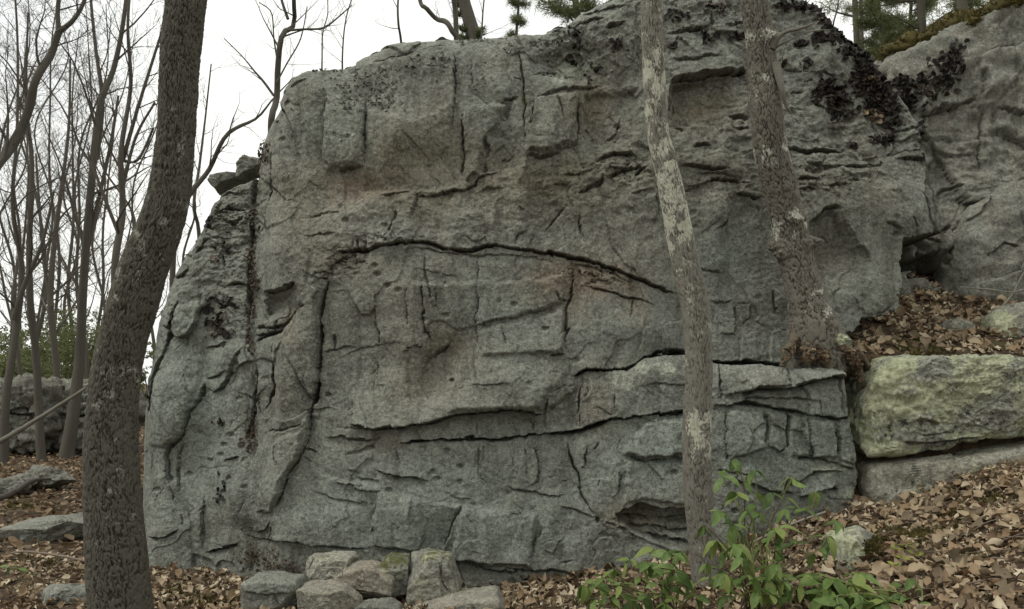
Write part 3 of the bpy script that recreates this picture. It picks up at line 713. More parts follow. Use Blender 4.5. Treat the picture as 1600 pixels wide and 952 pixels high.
    ([(1205, 450), (1210, 470), (1216, 492)], 2, .04, .03, 10), ([(1112, 470), (1140, 472), (1148, 466)], 1.6, .03, .02, 8), ([(1148, 468), (1153, 490), (1152, 508), (1146, 520), (1120, 524)], 2.0, .035, -.04, 12), ([(1172, 474), (1174, 498), (1158, 508)], 1.6, .03, -.02, 8), ([(1118, 480), (1116, 512)], 1.4, .02, .02, 8), ([(1150, 472), (1172, 474)], 1.4, .02, 0, 8),
    ([(1325, 455), (1345, 485), (1352, 500)], 1.6, .03, .02, 10), ([(1395, 470), (1388, 480), (1370, 492), (1350, 495)], 1.6, .02, .02, 8),
    # buttress
    ([(318, 600), (311, 625), (296, 645), (290, 665), (282, 682), (270, 692), (262, 706), (260, 725), (261, 756)], 2.4, .09, -.06, 16, .06), ([(288, 683), (279, 708), (274, 738), (277, 776)], 2.4, .05, -.04, 10), ([(261, 756), (268, 770), (272, 792)], 1.4, .03, .03, 10), ([(240, 792), (246, 774), (259, 757)], 1.3, .025, -.01, 8), ([(382, 538), (372, 553), (362, 575), (353, 594), (345, 606), (330, 613), (317, 604)], 2.6, .06, -.06, 12), ([(320, 594), (340, 586), (355, 578)], 1.8, .03, .03, 8),
    ([(283, 468), (272, 500), (266, 520), (252, 560), (237, 600), (226, 645)], 4.0, .09, -.04, 16, .06), ([(240, 550), (228, 590), (220, 625)], 2.4, .05, .0, 8), ([(246, 486), (254, 476)], 3, .05, 0, 6),
    ([(228, 838), (245, 840), (260, 838), (270, 834), (284, 827)], 2.2, .05, .04, 12), ([(318, 770), (314, 800), (313, 866)], 1.8, .03, -.05, 16), ([(384, 775), (378, 800), (376, 842)], 2.0, .03, .05, 16), ([(282, 804), (285, 826)], 1.6, .03, 0, 8), ([(308, 800), (316, 790)], 2.4, .04, 0, 8), ([(318, 866), (340, 858), (375, 850)], 4, .07, .06, 12),
    ([(345, 722), (360, 718), (375, 716)], 2.5, .03, .05, 10), ([(408, 682), (425, 674), (440, 673), (476, 662)], 2.2, .04, -.03, 12), ([(432, 685), (430, 710), (434, 730)], 1.6, .02, .03, 10), ([(404, 690), (395, 720), (388, 745)], 1.5, .02, .03, 12),
    ([(330, 300), (350, 300), (385, 305)], 2.4, .05, .03, 8), ([(335, 330), (355, 325), (375, 328), (390, 322)], 3, .06, .04, 8), ([(318, 345), (330, 360), (345, 350)], 3, .06, .03, 8), ([(300, 395), (315, 385), (330, 370)], 3, .05, .04, 10), ([(350, 345), (365, 350), (385, 335)], 3, .06, .03, 8), ([(330, 380), (338, 400), (330, 420)], 2.4, .04, 0, 8), ([(262, 432), (280, 428), (295, 415)], 2.5, .05, .04, 10), ([(345, 395), (350, 420)], 3.5, .06, 0, 8), ([(350, 450), (370, 442), (390, 446)], 4, .07, .05, 10), ([(342, 486), (358, 478), (375, 480)], 2.5, .05, .03, 8), ([(320, 545), (345, 540), (360, 533)], 2.5, .04, .04, 8),
    ([(421, 225), (421, 280), (419, 330), (417, 372)], 2.4, .08, .04, 10),
    ([(402, 215), (396, 260), (394, 320), (392, 380), (389, 440), (390, 500), (385, 540)], 6.5, .20, .06, 14, .04), ([(404, 560), (402, 600), (395, 650), (390, 700)], 4.0, .08, .03, 14), ([(394, 655), (388, 690)], 8, .06, 0, 8),
]
for (pts, amp, soft, fade) in [
        ([(412, 458), (448, 455), (466, 446), (452, 468), (444, 500), (412, 505)], -.10, 14, None),
        ([(528, 712), (560, 700), (584, 693), (584, 706), (556, 711)], -.05, 6, None),
        ([(958, 800), (975, 790), (998, 781), (1030, 786), (1078, 779), (1090, 862), (1020, 842), (985, 826), (962, 814)], -.20, 7, None),
        ([(975, 808), (1010, 804), (1084, 806), (1088, 862), (1020, 845), (990, 830)], .07, 8, None), ([(1010, 822), (1084, 820), (1088, 866), (1040, 852)], .06, 6, None),
        ([(1049, 127), (1122, 117), (1168, 112), (1150, 185), (1110, 198), (1050, 200)], -.13, 8, ((1050, 150), (1160, 185))),
        ([(820, 88), (905, 60), (930, 120), (905, 132), (830, 118)], -.04, 14, None),
        ([(850, 640), (905, 600), (905, 670), (856, 675)], -.04, 10, None)]:
    pocket(pts, amp, soft, fade)
for c in CR + STRATA:
    crack(*c)
# rubble of small wedged blocks along the arch joint
for (cx, cy, rx, ry, sc) in [(548, 405, 34, 22, 9), (505, 432, 26, 14, 10), (975, 262, 40, 22, 7), (930, 432, 60, 20, 7), (360, 340, 50, 60, 8), (990, 820, 50, 20, 6), (900, 60, 60, 40, 5), (600, 375, 40, 10, 10), (1300, 275, 70, 30, 5)]:
    i = window([(cx, cy)], 2.3 * max(rx, ry))
    wv = 0.8 * fbm2(fPX[i] / 20, fPY[i] / 20, 3, 97)
    f1, f2, idn, ex, ey = worley2(fPX[i] / 188 * sc * 1.2 + wv, fPY[i] / 188 * sc * 2.2 + wv, 99)
    g_ = np.exp(-(((fPX[i] - cx) / rx) ** 2 + ((fPY[i] - cy) / ry) ** 2) ** 1.5)
    fR[i] += g_ * (((idn & 255) / 255.0 - 0.5) * 0.05 + (((idn >> 8) & 255) / 255.0 - .5) * .05 * ey - 0.035 * sstep(-.1, .4, pn2(fPX[i] / 16, fPY[i] / 16, 98)) * np.clip(1 - (f2 - f1) / 0.16, 0, 1))

# --- the ledge block and the crevice to its right
LTOP = lf([(885, 592), (905, 584), (915, 580), (935, 579), (975, 577), (990, 569), (1005, 562), (1025, 555), (1050, 553), (1075, 556), (1110, 566), (1150, 570), (1190, 571), (1225, 573), (1262, 573), (1300, 575), (1318, 580)])
LRIGHT = lf([(1318, 580), (1322, 600), (1326, 640), (1334, 690), (1342, 735), (1340, 790), (1310, 960)])
lp = np.array(LTOP); rp = np.array(LRIGHT)
ytop = np.interp(fPX, lp[:, 0], lp[:, 1], left=-1e3)
xr = np.interp(fPY, rp[:, 1], rp[:, 0], left=rp[0, 0], right=rp[-1, 0])
inb = (fPX > lp[0, 0]) & (fPX <= xr) & (fPY > ytop)
db = np.minimum(np.where(inb, fPY - ytop, 0), np.where(inb, (xr - fPX), 0))
off = ledge_off(CENTRE + (fPX - CENTRE) / 0.95)
fR[:] += np.where(inb, off * (0.86 + 0.14 * np.sqrt(np.clip(db / 14, 0, 1))), 0)
# slot above it and the open crevice beside it
slot = (fPX > 1040) & (fPX <= xr + 40) & (fPY <= ytop) & (fPY > ytop - np.interp(fPX, [1040, 1080, 1150, 1215, 1225, 1300], [2, 7, 10, 9, 5, 2]))
fR[:] -= np.where(slot, 0.45, 0)
ybot = np.interp(fPX, [1290, 1338, 1345, 1372, 1396, 1404, 1408, 1440, 1470], [545, 512, 497, 495, 486, 480, 374, 370, 364])
fR[:] -= np.where((fPX > xr) & (fPY > ybot), np.where(fPX > 1404, 2.2, 0.85), 0)
for c in [([(1112, 633), (1135, 635), (1150, 632), (1165, 630), (1195, 635), (1215, 641), (1240, 645), (1280, 650), (1310, 653), (1328, 650)], 2.4, .08, .04, 12, .03), ([(1155, 612), (1190, 608), (1235, 606), (1260, 596), (1290, 590), (1322, 591)], 3.0, .05, .10, 16, .06), ([(1160, 622), (1200, 624), (1240, 622), (1275, 628)], 1.8, .03, .03, 8), ([(1232, 560), (1234, 590), (1228, 606)], 2.6, .05, .0, 8), ([(1127, 564), (1126, 600), (1130, 625)], 1.6, .04, .02, 10),
          ([(1137, 640), (1138, 690), (1140, 722)], 1.5, .03, .02, 12), ([(1200, 640), (1200, 668), (1201, 692)], 1.4, .03, .02, 12), ([(1232, 646), (1232, 697), (1224, 704), (1216, 708)], 2.0, .05, .04, 14), ([(1263, 650), (1264, 690), (1270, 718)], 1.5, .035, .025, 12), ([(1303, 655), (1305, 690), (1306, 718)], 1.7, .04, -.02, 12), ([(1275, 615), (1277, 640), (1282, 650)], 1.4, .03, .0, 8), ([(1314, 595), (1316, 648)], 1.6, .03, 0, 8),
          ([(1245, 717), (1270, 717), (1300, 722), (1336, 733)], 2.2, .05, .03, 12), ([(1225, 760), (1250, 750), (1270, 742), (1290, 740), (1320, 738)], 2.0, .05, .03, 10), ([(1250, 777), (1280, 768), (1310, 762)], 3, .06, .08, 10), ([(1120, 735), (1150, 740), (1180, 748)], 1.4, .02, .01, 8), ([(1150, 750), (1200, 765), (1240, 772)], 1.6, .03, .04, 12)]:
    crack(lf(c[0]), c[1] * 1.15, c[2] * 1.2, c[3] * 1.5, *(c[4:] if len(c) > 5 else (c[4], .10)))
for a in [([(1112, 640), (1137, 642), (1139, 722), (1112, 722)], .0, .01), ([(1139, 640), (1198, 642), (1200, 700), (1140, 720)], .03, .03), ([(1202, 645), (1230, 648), (1231, 698), (1216, 708), (1202, 700)], .045, .05), ([(1234, 650), (1262, 652), (1266, 712), (1234, 716)], .015, .02), ([(1265, 654), (1302, 656), (1304, 716), (1270, 716)], .04, .03), ([(1306, 656), (1330, 658), (1338, 726), (1308, 718)], .02, .03), ([(1112, 570), (1126, 570), (1129, 622), (1112, 626)], .01, .02), ([(1130, 572), (1230, 576), (1228, 602), (1160, 610), (1131, 622)], .03, .05), ([(1236, 578), (1318, 582), (1316, 590), (1262, 594), (1236, 602)], .03, .06)]:
    slant(lf(a[0]), a[1], a[2], 3)

# --- rounding towards the outline
i = np.nonzero(np.ones(fPX.shape, bool))[0]
dT = poly_dist(uPX, uPY, TOP)[0]
rr = np.interp(uPX, [198, 300, 400, 440, 600, 900, 1280, 1385, 1466], [70, 50, 26, 46, 50, 50, 36, 20, 12])
q = np.clip(1 - dT / rr, 0, 1)
fR -= rr / 188.0 * 1.15 * (1 - np.sqrt(1 - q * q * 0.98))
R = fR.reshape(PX.shape)
WY = BY - R

# --- stains and lichens (colour that belongs to the stone)
def blobs(lst):
    o = np.zeros(PX.shape)
    for (cx, cy, rx, ry, a) in lst:
        o += a * np.exp(-((PX - cx) / rx) ** 2 - ((PY - cy) / ry) ** 2)
    return np.clip(o, 0, 1)


nz = fbm2(mx * 1.5, mz * 1.5, 3, 120)
m_li = blobs([(1010, 575, 60, 18, .40), (1036, 578, 9, 9, 1.6), (997, 576, 8, 7, 1.0), (1028, 604, 6, 5, .8), (975, 604, 7, 5, .8), (960, 600, 50, 14, .25), (1250, 570, 80, 16, .7), (1290, 600, 40, 20, .4), (870, 118, 16, 14, .9), (905, 90, 60, 25, .6), (480, 105, 60, 12, .5), (650, 62, 120, 14, .5), (1260, 725, 30, 10, .7), (1290, 760, 30, 14, .7), (1300, 700, 26, 20, .5), (560, 150, 120, 40, .15), (1200, 540, 60, 20, .45), (1380, 420, 30, 60, .2), (1420, 300, 50, 50, .25), (300, 560, 60, 120, .18), (1150, 300, 80, 60, .12), (1250, 160, 90, 60, .15), (430, 600, 20, 60, .25), (780, 670, 50, 12, .3), (900, 20, 40, 12, .6), (1220, 690, 110, 90, .28), (820, 830, 90, 60, .14), (640, 780, 70, 60, .12), (360, 760, 60, 90, .22), (280, 440, 40, 60, .3), (760, 470, 60, 50, .12), (960, 600, 70, 60, .18), (1120, 400, 60, 80, .2), (540, 230, 30, 60, .2)]) + 0.12 + 0.16 * np.clip(fbm2(mx * 1.1, mz * 0.8, 3, 131), -.6, 1)
m_br = blobs([(560, 290, 50, 25, .7), (880, 430, 60, 30, .8), (960, 440, 50, 25, .8), (990, 480, 26, 30, .9), (900, 470, 40, 40, .5), (700, 540, 40, 25, .6), (660, 600, 50, 40, .4), (590, 690, 40, 16, .6), (450, 510, 20, 30, .6), (1100, 170, 60, 40, .6), (640, 470, 60, 60, .25), (690, 190, 30, 60, .35), (930, 640, 30, 40, .5), (990, 800, 50, 20, .8), (540, 410, 60, 20, .5), (930, 165, 40, 40, .4), (640, 250, 100, 60, .35), (1000, 360, 100, 50, .25), (280, 690, 26, 40, .3), (480, 340, 60, 80, .3), (1290, 390, 40, 40, .35), (800, 300, 120, 60, .25)])
m_dk = blobs([(560, 160, 70, 60, .25), (340, 460, 30, 40, .6), (345, 520, 40, 40, .5), (340, 660, 26, 20, .4), (345, 770, 20, 30, .4), (890, 60, 60, 30, .5), (960, 70, 50, 40, .4), (1330, 150, 50, 60, .6), (270, 500, 14, 60, .4), (1410, 180, 30, 30, .5), (230, 620, 12, 40, .5), (1180, 20, 60, 20, .4), (985, 440, 10, 40, .7), (895, 410, 8, 20, .7), (950, 820, 60, 14, .3), (440, 880, 60, 25, .6), (360, 350, 40, 40, .35), (880, 850, 80, 30, .15)])
m_mo = blobs([(818, 155, 5, 14, .9), (380, 400, 20, 30, .35), (390, 560, 14, 100, .2), (320, 300, 30, 10, .4), (430, 880, 60, 20, .3), (870, 30, 40, 8, .5), (890, 560, 8, 20, .0)])
CMW = np.stack([np.clip(m_li + 0.06 * nz, 0, 1), np.clip(m_br + 0.25 * np.clip(nz, 0, 1), 0, 1), m_dk, m_mo], -1)

m_wd = blobs([(640, 250, 110, 70, .9), (820, 290, 140, 60, .8), (960, 270, 120, 50, .7), (480, 330, 60, 90, .6), (1120, 260, 110, 60, .6), (1300, 280, 110, 50, .5), (880, 180, 60, 50, .6), (700, 560, 70, 60, .45), (560, 470, 60, 60, .35), (660, 610, 60, 40, .4), (930, 160, 60, 50, .6), (1100, 160, 70, 40, .5), (990, 810, 60, 20, .7), (780, 450, 80, 40, .25), (1290, 400, 50, 50, .5)])
m_co = blobs([(700, 800, 240, 80, .8), (1200, 690, 130, 80, .8), (1000, 690, 90, 60, .6), (300, 650, 90, 180, .7), (540, 220, 40, 60, .5), (780, 480, 70, 60, .4), (960, 500, 60, 40, .5), (1120, 400, 50, 60, .6), (760, 200, 40, 40, .4)])
m_st = blobs([(690, 200, 14, 80, .8), (569, 210, 7, 60, .6), (724, 240, 8, 60, .6), (986, 460, 14, 40, .9), (898, 430, 9, 40, .9), (908, 425, 40, 14, .5), (640, 560, 12, 90, .5), (690, 560, 30, 40, .6), (745, 480, 8, 80, .5), (500, 560, 10, 120, .5), (428, 590, 9, 60, .5), (585, 560, 8, 80, .4), (1180, 640, 10, 50, .4), (1265, 680, 8, 40, .4), (860, 300, 60, 40, .5), (1330, 200, 60, 60, .4), (1050, 260, 80, 20, .5), (470, 160, 10, 60, .4), (830, 180, 10, 50, .5), (880, 520, 9, 50, .5), (610, 250, 60, 40, .5), (400, 850, 80, 30, .8), (1390, 440, 14, 60, .4)])
PTW = np.stack([np.clip(m_wd * (.75 + .5 * nz), 0, 1), np.clip(m_co, 0, 1), m_st, m_st * 0 + 1], -1)

# --- close the mass: top, left flank and right flank go back into the hill
back = np.array([0.03, 0.10, 0.22, 0.4, 0.7, 1.1, 1.7, 2.4])
nb = len(back)
AX = np.pad(WX, ((0, nb), (nb, nb)), mode='edge'); AY = np.pad(WY, ((0, nb), (nb, nb)), mode='edge'); AZ = np.pad(WZ, ((0, nb), (nb, nb)), mode='edge')
ACM = np.pad(CMW, ((0, nb), (nb, nb), (0, 0)), mode='edge'); APT = np.pad(PTW, ((0, nb), (nb, nb), (0, 0)), mode='edge')
for k in range(nb):
    AY[NZ + k, :] += back[k] - 0.0; AZ[NZ + k, :] += 0.03 * (1 - math.exp(-back[k] * 4)) + 0.05 * pn2(AX[NZ + k, :] * 3, AX[NZ + k, :] * 0 + back[k] * 3, 7) * min(1, back[k])
    cl, cr = nb - 1 - k, nb + NX + k
    AY[:, cl] += back[k]; AX[:, cl] -= 0.02 * back[k] ** 0.5
    AY[:, cr] += back[k]; AX[:, cr] += 0.01 * back[k] ** 0.5
NR, NC = AX.shape
VW = np.stack([AX, AY, AZ], -1).reshape(-1, 3)
FW = grid_faces(NR, NC)
# which block of the cliff a face belongs to: cut along the joints
APX = np.pad(PXw, ((0, nb), (nb, nb)), mode='edge').ravel(); APY = np.pad(PYw, ((0, nb), (nb, nb)), mode='edge').ravel()
cxp = APX[FW].mean(1); cyp = APY[FW].mean(1)
reg = np.zeros(len(FW), int)          # 0 upper wall
c14 = [(512, 436), (508, 456), (501, 490), (499, 520), (498, 560), (496, 600), (490, 620), (483, 642), (480, 660), (478, 682), (473, 702), (465, 718), (455, 735), (445, 752), (436, 775), (429, 796), (424, 846), (372, 836)]
arch = [(512, 436), (522, 415), (546, 396), (583, 388), (610, 383), (640, 380), (660, 378), (680, 381), (700, 389), (720, 394), (735, 393), (760, 386), (800, 388), (830, 391), (870, 398), (890, 404), (915, 408), (945, 416), (970, 424), (1000, 437), (1030, 450), (1062, 459)]
ltop_l = [tuple(p) for p in LTOP]
under = [(480, 660), (545, 663), (590, 669), (640, 666), (680, 656), (740, 646), (800, 641), (850, 648), (857, 618), (895, 592)]
reg[inside_poly(cxp, cyp, arch + [(1085, 470), (1085, 551)] + [p for p in ltop_l[::-1] if p[0] < 1080] + under[::-1] + c14[8::-1])] = 1
strip = [(545, 663), (590, 669), (640, 666), (680, 656), (740, 646), (800, 641), (850, 648), (857, 618), (895, 592), (908, 584), (906, 672), (880, 677), (850, 679), (780, 687), (690, 689), (620, 693), (500, 700), (478, 682), (480, 660)]
reg[inside_poly(cxp, cyp, strip)] = 2
mid_l = [(906, 672), (940, 660), (960, 655), (1000, 650), (1040, 646), (1072, 641)] + lf([(1112, 633), (1150, 632), (1165, 630), (1195, 635), (1240, 645), (1280, 650), (1310, 653)]) + [(1500, 652)]
reg[inside_poly(cxp, cyp, [p for p in ltop_l if p[0] > 906] + [(1500, 580), (1500, 652)] + mid_l[::-1])] = 3
c34 = [(885, 677), (888, 705), (896, 728), (904, 740), (908, 765), (914, 782), (928, 798), (936, 810), (945, 896), (945, 1200)]
reg[inside_poly(cxp, cyp, c34[:1] + mid_l + [(1500, 1200)] + c34[::-1])] = 4
reg[inside_poly(cxp, cyp, [(478, 682), (500, 700), (620, 693), (690, 689), (780, 687), (850, 679), (885, 677)] + c34 + [(372, 1200), (372, 836), (425, 846)] + c14[15:8:-1])] = 5
gully = [(408, 100), (402, 215), (396, 260), (394, 320), (392, 380), (389, 440), (390, 500), (385, 540), (404, 560), (402, 600), (395, 650), (390, 700), (384, 775), (376, 842), (372, 1200)]
reg[inside_poly(cxp, cyp, gully + [(-500, 1200), (-500, -300), (408, -300)])] = 6
reg[(reg == 0) & inside_poly(cxp, cyp, [(412, 457), (442, 452), (468, 440), (490, 437)] + c14 + [(372, 836)] + gully[12:5:-1])] = 7
cliff = empty("rock_cliff", (0, 6.6, 0), "towering cracked grey rock cliff filling the middle of the view", "cliff")
CLN = {0: ("upper_wall", None), 1: ("arch_panel", "smooth panel under the long arched crack"), 2: ("seam_strip", "thin pale layer below the overhanging lip"), 3: ("ledge_block", "pale topped block above the shrub"), 4: ("lower_block", None), 5: ("base_slab", None), 6: ("left_buttress", "leaning buttress with dark lichen beside the trunk"), 7: ("pillar", "narrow pillar left of the deep upright crack")}
for k, (nm, lb) in CLN.items():
    f = FW[reg == k]
    u, inv = np.unique(f, return_inverse=True)
    o = link(nm, new_mesh(nm, VW[u], [inv.reshape(-1, 4)], M['rock'], True, {"cm": ACM.reshape(-1, 4)[u], "pt": APT.reshape(-1, 4)[u]}), cliff)
    if lb: o["label"] = lb

def on_wall(px, py):
    """point and rough normal of the cliff at a place of its chart"""
    Y = base_depth(np.array(float(px)), np.array(float(py)))
    x = (px - CENTRE) / FPX * Y; z = EYE + (HORIZON - py) / FPX * Y
    j = int(np.clip(np.searchsorted(xs, x), 3, NX - 4))
    r = int(np.clip((z - ZB) / (zT[j] - ZB) * (NZ - 1), 3, NZ - 4))
    p = np.array([WX[r, j], WY[r, j], WZ[r, j]])
    du = np.array([WX[r, j + 3] - WX[r, j - 3], WY[r, j + 3] - WY[r, j - 3], 0]); dv = np.array([0, WY[r + 3, j] - WY[r - 3, j], WZ[r + 3, j] - WZ[r - 3, j]])
    n = np.cross(du, dv); n /= np.linalg.norm(n) + 1e-9
    return p, n

# ---------------------------------------------------------------- boulders and stones
def boulder(name, outline, Y, depth, mat, label, cat, seed=0, n=4.5, lump=0.05, fine=0.012, nt_=150, np_=90, tilt=(0, 0), cracks=(), li=0.2, br=0.1, dk=0.1, mo=0.0, mo_top=0.0, group=None, as_part=None, plates=0.03, centre=None, cuts=0, cut=(.72, .95)):
    nt_, np_ = int(nt_ * .82), int(np_ * .82)
    """rounded block with this outline seen from the path, standing from distance Y back to Y + 2 depth"""
    P = np.array([at(px, py, Y) for (px, py) in outline])[:, [0, 2]]
    c = P.mean(0) if centre is None else at(*centre, Y)[[0, 2]]
    th = np.linspace(0, 2 * np.pi, nt_, endpoint=False)
    Q = np.vstack([P, P[:1]]) - c
    rad = np.zeros(nt_)
    for k, t in enumerate(th):
        d = np.array([math.cos(t), math.sin(t)]); best = 0
        for a, b in zip(Q[:-1], Q[1:]):
            e = b - a; den = d[0] * e[1] - d[1] * e[0]
            if abs(den) < 1e-9: continue
            r_ = (a[0] * e[1] - a[1] * e[0]) / den; s_ = (a[0] * d[1] - a[1] * d[0]) / den
            if r_ > 0 and -1e-6 <= s_ <= 1 + 1e-6: best = max(best, r_)
        rad[k] = best if best else rad[k - 1]
    if n < 8: rad = (rad + 0.5 * (np.roll(rad, 1) + np.roll(rad, -1))) / 2
    ph = np.linspace(-1, 1, 40001) * (math.pi / 2 - 1e-12)
    f = np.cos(ph) ** (2 / n); g = np.sign(np.sin(ph)) * np.abs(np.sin(ph)) ** (2 / n)
    rm = rad.mean()      # rings spread evenly over front, sides and (sparser) back
    arc_ = np.concatenate([[0], np.cumsum(np.hypot(np.diff(f) * rm, np.diff(g) * depth) * np.where(g[1:] < 0.2, 1.0, 0.25))])
    qa = np.linspace(arc_[-1] * 0.004, arc_[-1] * 0.998, np_)
    f, g = np.interp(qa, arc_, f), np.interp(qa, arc_, g)
    X = c[0] + rad[None, :] * f[:, None] * np.cos(th)[None, :]
    Z = c[1] + rad[None, :] * f[:, None] * np.sin(th)[None, :]
    D = np.broadcast_to((depth * g)[:, None], X.shape)
    Yv = Y + depth + D
    nx, ny, nz_ = f[:, None] ** 2 * np.cos(th)[None, :], np.broadcast_to(g[:, None], X.shape) ** 3, f[:, None] ** 2 * np.sin(th)[None, :]
    sc = 1.0 / max(0.25, min(rad.mean() * 2, 1.5))
    s3 = (X * 1.0, Yv * 1.0, Z * 1.0)
    if cuts:      # flat broken faces
        rgc = np.random.default_rng(seed + 900); hw = np.array([np.ptp(P[:, 0]) / 2, depth, np.ptp(P[:, 1]) / 2])
        for k in range(cuts):
            nn_ = rgc.normal(size=3); nn_[1] = -abs(nn_[1]) if k % 3 else nn_[1]; nn_ /= np.linalg.norm(nn_)
            h_ = np.linalg.norm(nn_ * hw) * rgc.uniform(*cut)
            q_ = (X - c[0]) * nn_[0] + (Yv - Y - depth) * nn_[1] + (Z - c[1]) * nn_[2] - h_
            q_ = np.clip(q_, 0, None)
            X, Yv, Z = X - q_ * nn_[0], Yv - q_ * nn_[1], Z - q_ * nn_[2]
    d1 = lump * fbm3(X * 1.6 * sc, Yv * 1.6 * sc, Z * 1.6 * sc, 3, seed)
    d2 = fine * fbm3(X * 7 * sc, Yv * 7 * sc, Z * 9 * sc, 4, seed + 9, 0.58)
    w_ = 0.2 * d1 / max(lump, 1e-6)
    f1, f2, idn, ex, ey = worley2(X * 2.4 * sc + w_, Z * 2.6 * sc + Yv * 2.1 * sc + w_, seed + 31)
    d3 = plates * (((idn & 255) / 255. - .5) + (((idn >> 8) & 255) / 255. - .5) * 2.2 * ex + (((idn >> 16) & 255) / 255. - .5) * 2.2 * ey) - 0.4 * plates * np.clip(1 - (f2 - f1) / 0.05, 0, 1)
    d4 = 0.0028 * fbm3(X * 40, Yv * 40, Z * 40, 2, seed + 17)
    d = d1 + d2 + d3 + d4
    X = X + nx * d; Yv = Yv + ny * d; Z = Z + nz_ * d
    Yv = Yv + (tilt[0] * (X - c[0]) + tilt[1] * (Z - c[1])) * sstep(1, -1, g)[:, None]
    px = CENTRE + X * FPX / Y; py = HORIZON - (Z - EYE) * FPX / Y
    pxw = px + 2.5 * fbm2(px / 30, py / 30, 3, seed + 3); pyw = py + 2.5 * fbm2(px / 30 + 9, py / 30, 3, seed + 4)
    front = sstep(0.3, -0.3, g)[:, None]
    for (pts, w, dep, s, L) in cracks:
        dd, sd, t, tot = poly_dist(pxw, pyw, pts)
        tp_ = sstep(0, .15, t) * sstep(0, .15, 1 - t)
        Yv = Yv + front * tp_ * (dep * np.clip(1.25 - dd / np.maximum(w * (.7 + .6 * pn2(px / 15, py / 15, 4)), .8), 0, 1) ** .7 - 0.5 * s * sd * np.exp(-dd / L))
    V = np.stack([X, Yv, Z], -1).reshape(-1, 3)
    F = grid_faces(np_, nt_, True)[:, ::-1]
    nv = len(V)
    V = np.vstack([V, V[:nt_].mean(0), V[-nt_:].mean(0)])
    k = np.arange(nt_); k2 = (k + 1) % nt_
    caps = np.vstack([np.stack([np.full(nt_, nv), k2, k], -1)[:, ::-1], np.stack([np.full(nt_, nv + 1), (np_ - 1) * nt_ + k, (np_ - 1) * nt_ + k2], -1)[:, ::-1]])
    cm = np.zeros((len(V), 4))
    up = np.concatenate([(np.sin(th)[None, :] * f[:, None]).ravel(), [0, 0]])
    nn = fbm3(V[:, 0] * 3, V[:, 1] * 3, V[:, 2] * 3, 3, seed + 55)
    cm[:, 0] = np.clip(li + 0.35 * nn, 0, 1); cm[:, 1] = np.clip(br + 0.3 * nn, 0, 1); cm[:, 2] = np.clip(dk - 0.2 * nn, 0, 1)
    cm[:, 3] = np.clip(mo + mo_top * sstep(0.35, 0.9, up) + 0.1 * nn, 0, 1) if (mo or mo_top) else 0
    me = new_mesh(name, V, [F, caps], mat, True, {"cm": cm})
    if as_part is not None:
        return link(name, me, as_part)
    b = V.min(0)
    o = link(name, me)
    return tag(o, label, cat, group)


boulder("rock_outcrop", [(1360, 180), (1376, 112), (1420, 76), (1470, 46), (1520, 12), (1560, -8), (1640, -30), (1760, -20), (1800, 300), (1790, 520), (1500, 540), (1400, 530), (1362, 400)], 7.95, 1.3, M['rock'], "grey rock face behind the notch with a mossy top edge", "rock", 3, 14, .10, .050, 350, 230, (-0.12, 0.03), li=.24, br=.25, dk=.30, plates=.085,
        cracks=[([(1440, 182), (1450, 176), (1490, 165), (1535, 150)], 2.4, .08, .08, 16), ([(1538, 150), (1546, 170), (1542, 200), (1535, 230), (1540, 270)], 1.8, .05, .04, 16), ([(1440, 190), (1430, 215)], 3, .08, 0, 8), ([(1470, 230), (1500, 240), (1530, 236)], 1.8, .04, .04, 12), ([(1478, 300), (1490, 290), (1512, 288)], 3, .08, 0, 8), ([(1505, 350), (1502, 400), (1492, 440)], 9, .45, 0, 8), ([(1395, 402), (1430, 408), (1470, 420), (1500, 430)], 26, .7, 0, 8), ([(1400, 372), (1440, 372), (1470, 384)], 3, .1, .12, 16), ([(1530, 90), (1545, 120), (1540, 150)], 1.8, .05, .06, 20), ([(1470, 240), (1466, 280), (1478, 330)], 2, .05, -.06, 20), ([(1560, 160), (1600, 175), (1660, 170)], 2, .05, .07, 20), ([(1560, 70), (1600, 60)], 1.6, .03, .03, 10), ([(1460, 340), (1480, 360), (1495, 350)], 3, .06, .05, 12), ([(1450, 380), (1480, 395), (1500, 390)], 3, .06, .05, 12)], centre=(1590, 290))
boulder("boulder", [(1508, 470), (1510, 400), (1514, 345), (1530, 312), (1552, 292), (1590, 274), (1650, 262), (1730, 300), (1740, 480), (1620, 500)], 7.75, .4, M['rock'], "grey boulder leaning in front of the notch rock face beside the brown leaf slope", "boulder", 5, 5, .06, .022, 200, 120, li=.25, br=.15, dk=.15, centre=(1600, 390),
        cracks=[([(1515, 345), (1540, 330), (1560, 300)], 2, .03, .04, 14), ([(1540, 400), (1570, 380), (1600, 385)], 1.6, .03, .03, 12)])
boulder("boulder", [(1353, 700), (1349, 665), (1356, 630), (1368, 600), (1385, 577), (1405, 563), (1430, 554), (1500, 552), (1580, 551), (1680, 560), (1720, 640), (1690, 680), (1600, 690), (1550, 700), (1500, 713), (1440, 716), (1400, 719), (1358, 716)], 6.1, .34, M['rock_lichen'], "large boulder crusted with pale green lichen above a low slab", "boulder", 8, 7, .06, .036, 290, 165, (0.03, -0.10), li=.80, br=.1, dk=.48, mo=.20, centre=(1520, 632), plates=.014, cuts=3, cut=(.88, .98),
        cracks=[([(1430, 656), (1450, 658), (1470, 664)], 2.4, .04, .04, 8), ([(1405, 690), (1440, 694), (1500, 690), (1560, 680)], 2, .03, .05, 12), ([(1395, 650), (1400, 690), (1380, 712)], 1.8, .02, .04, 12), ([(1440, 680), (1500, 676)], 1.6, .02, .02, 8), ([(1358, 668), (1380, 690), (1400, 705)], 2.5, .02, -.05, 12)])
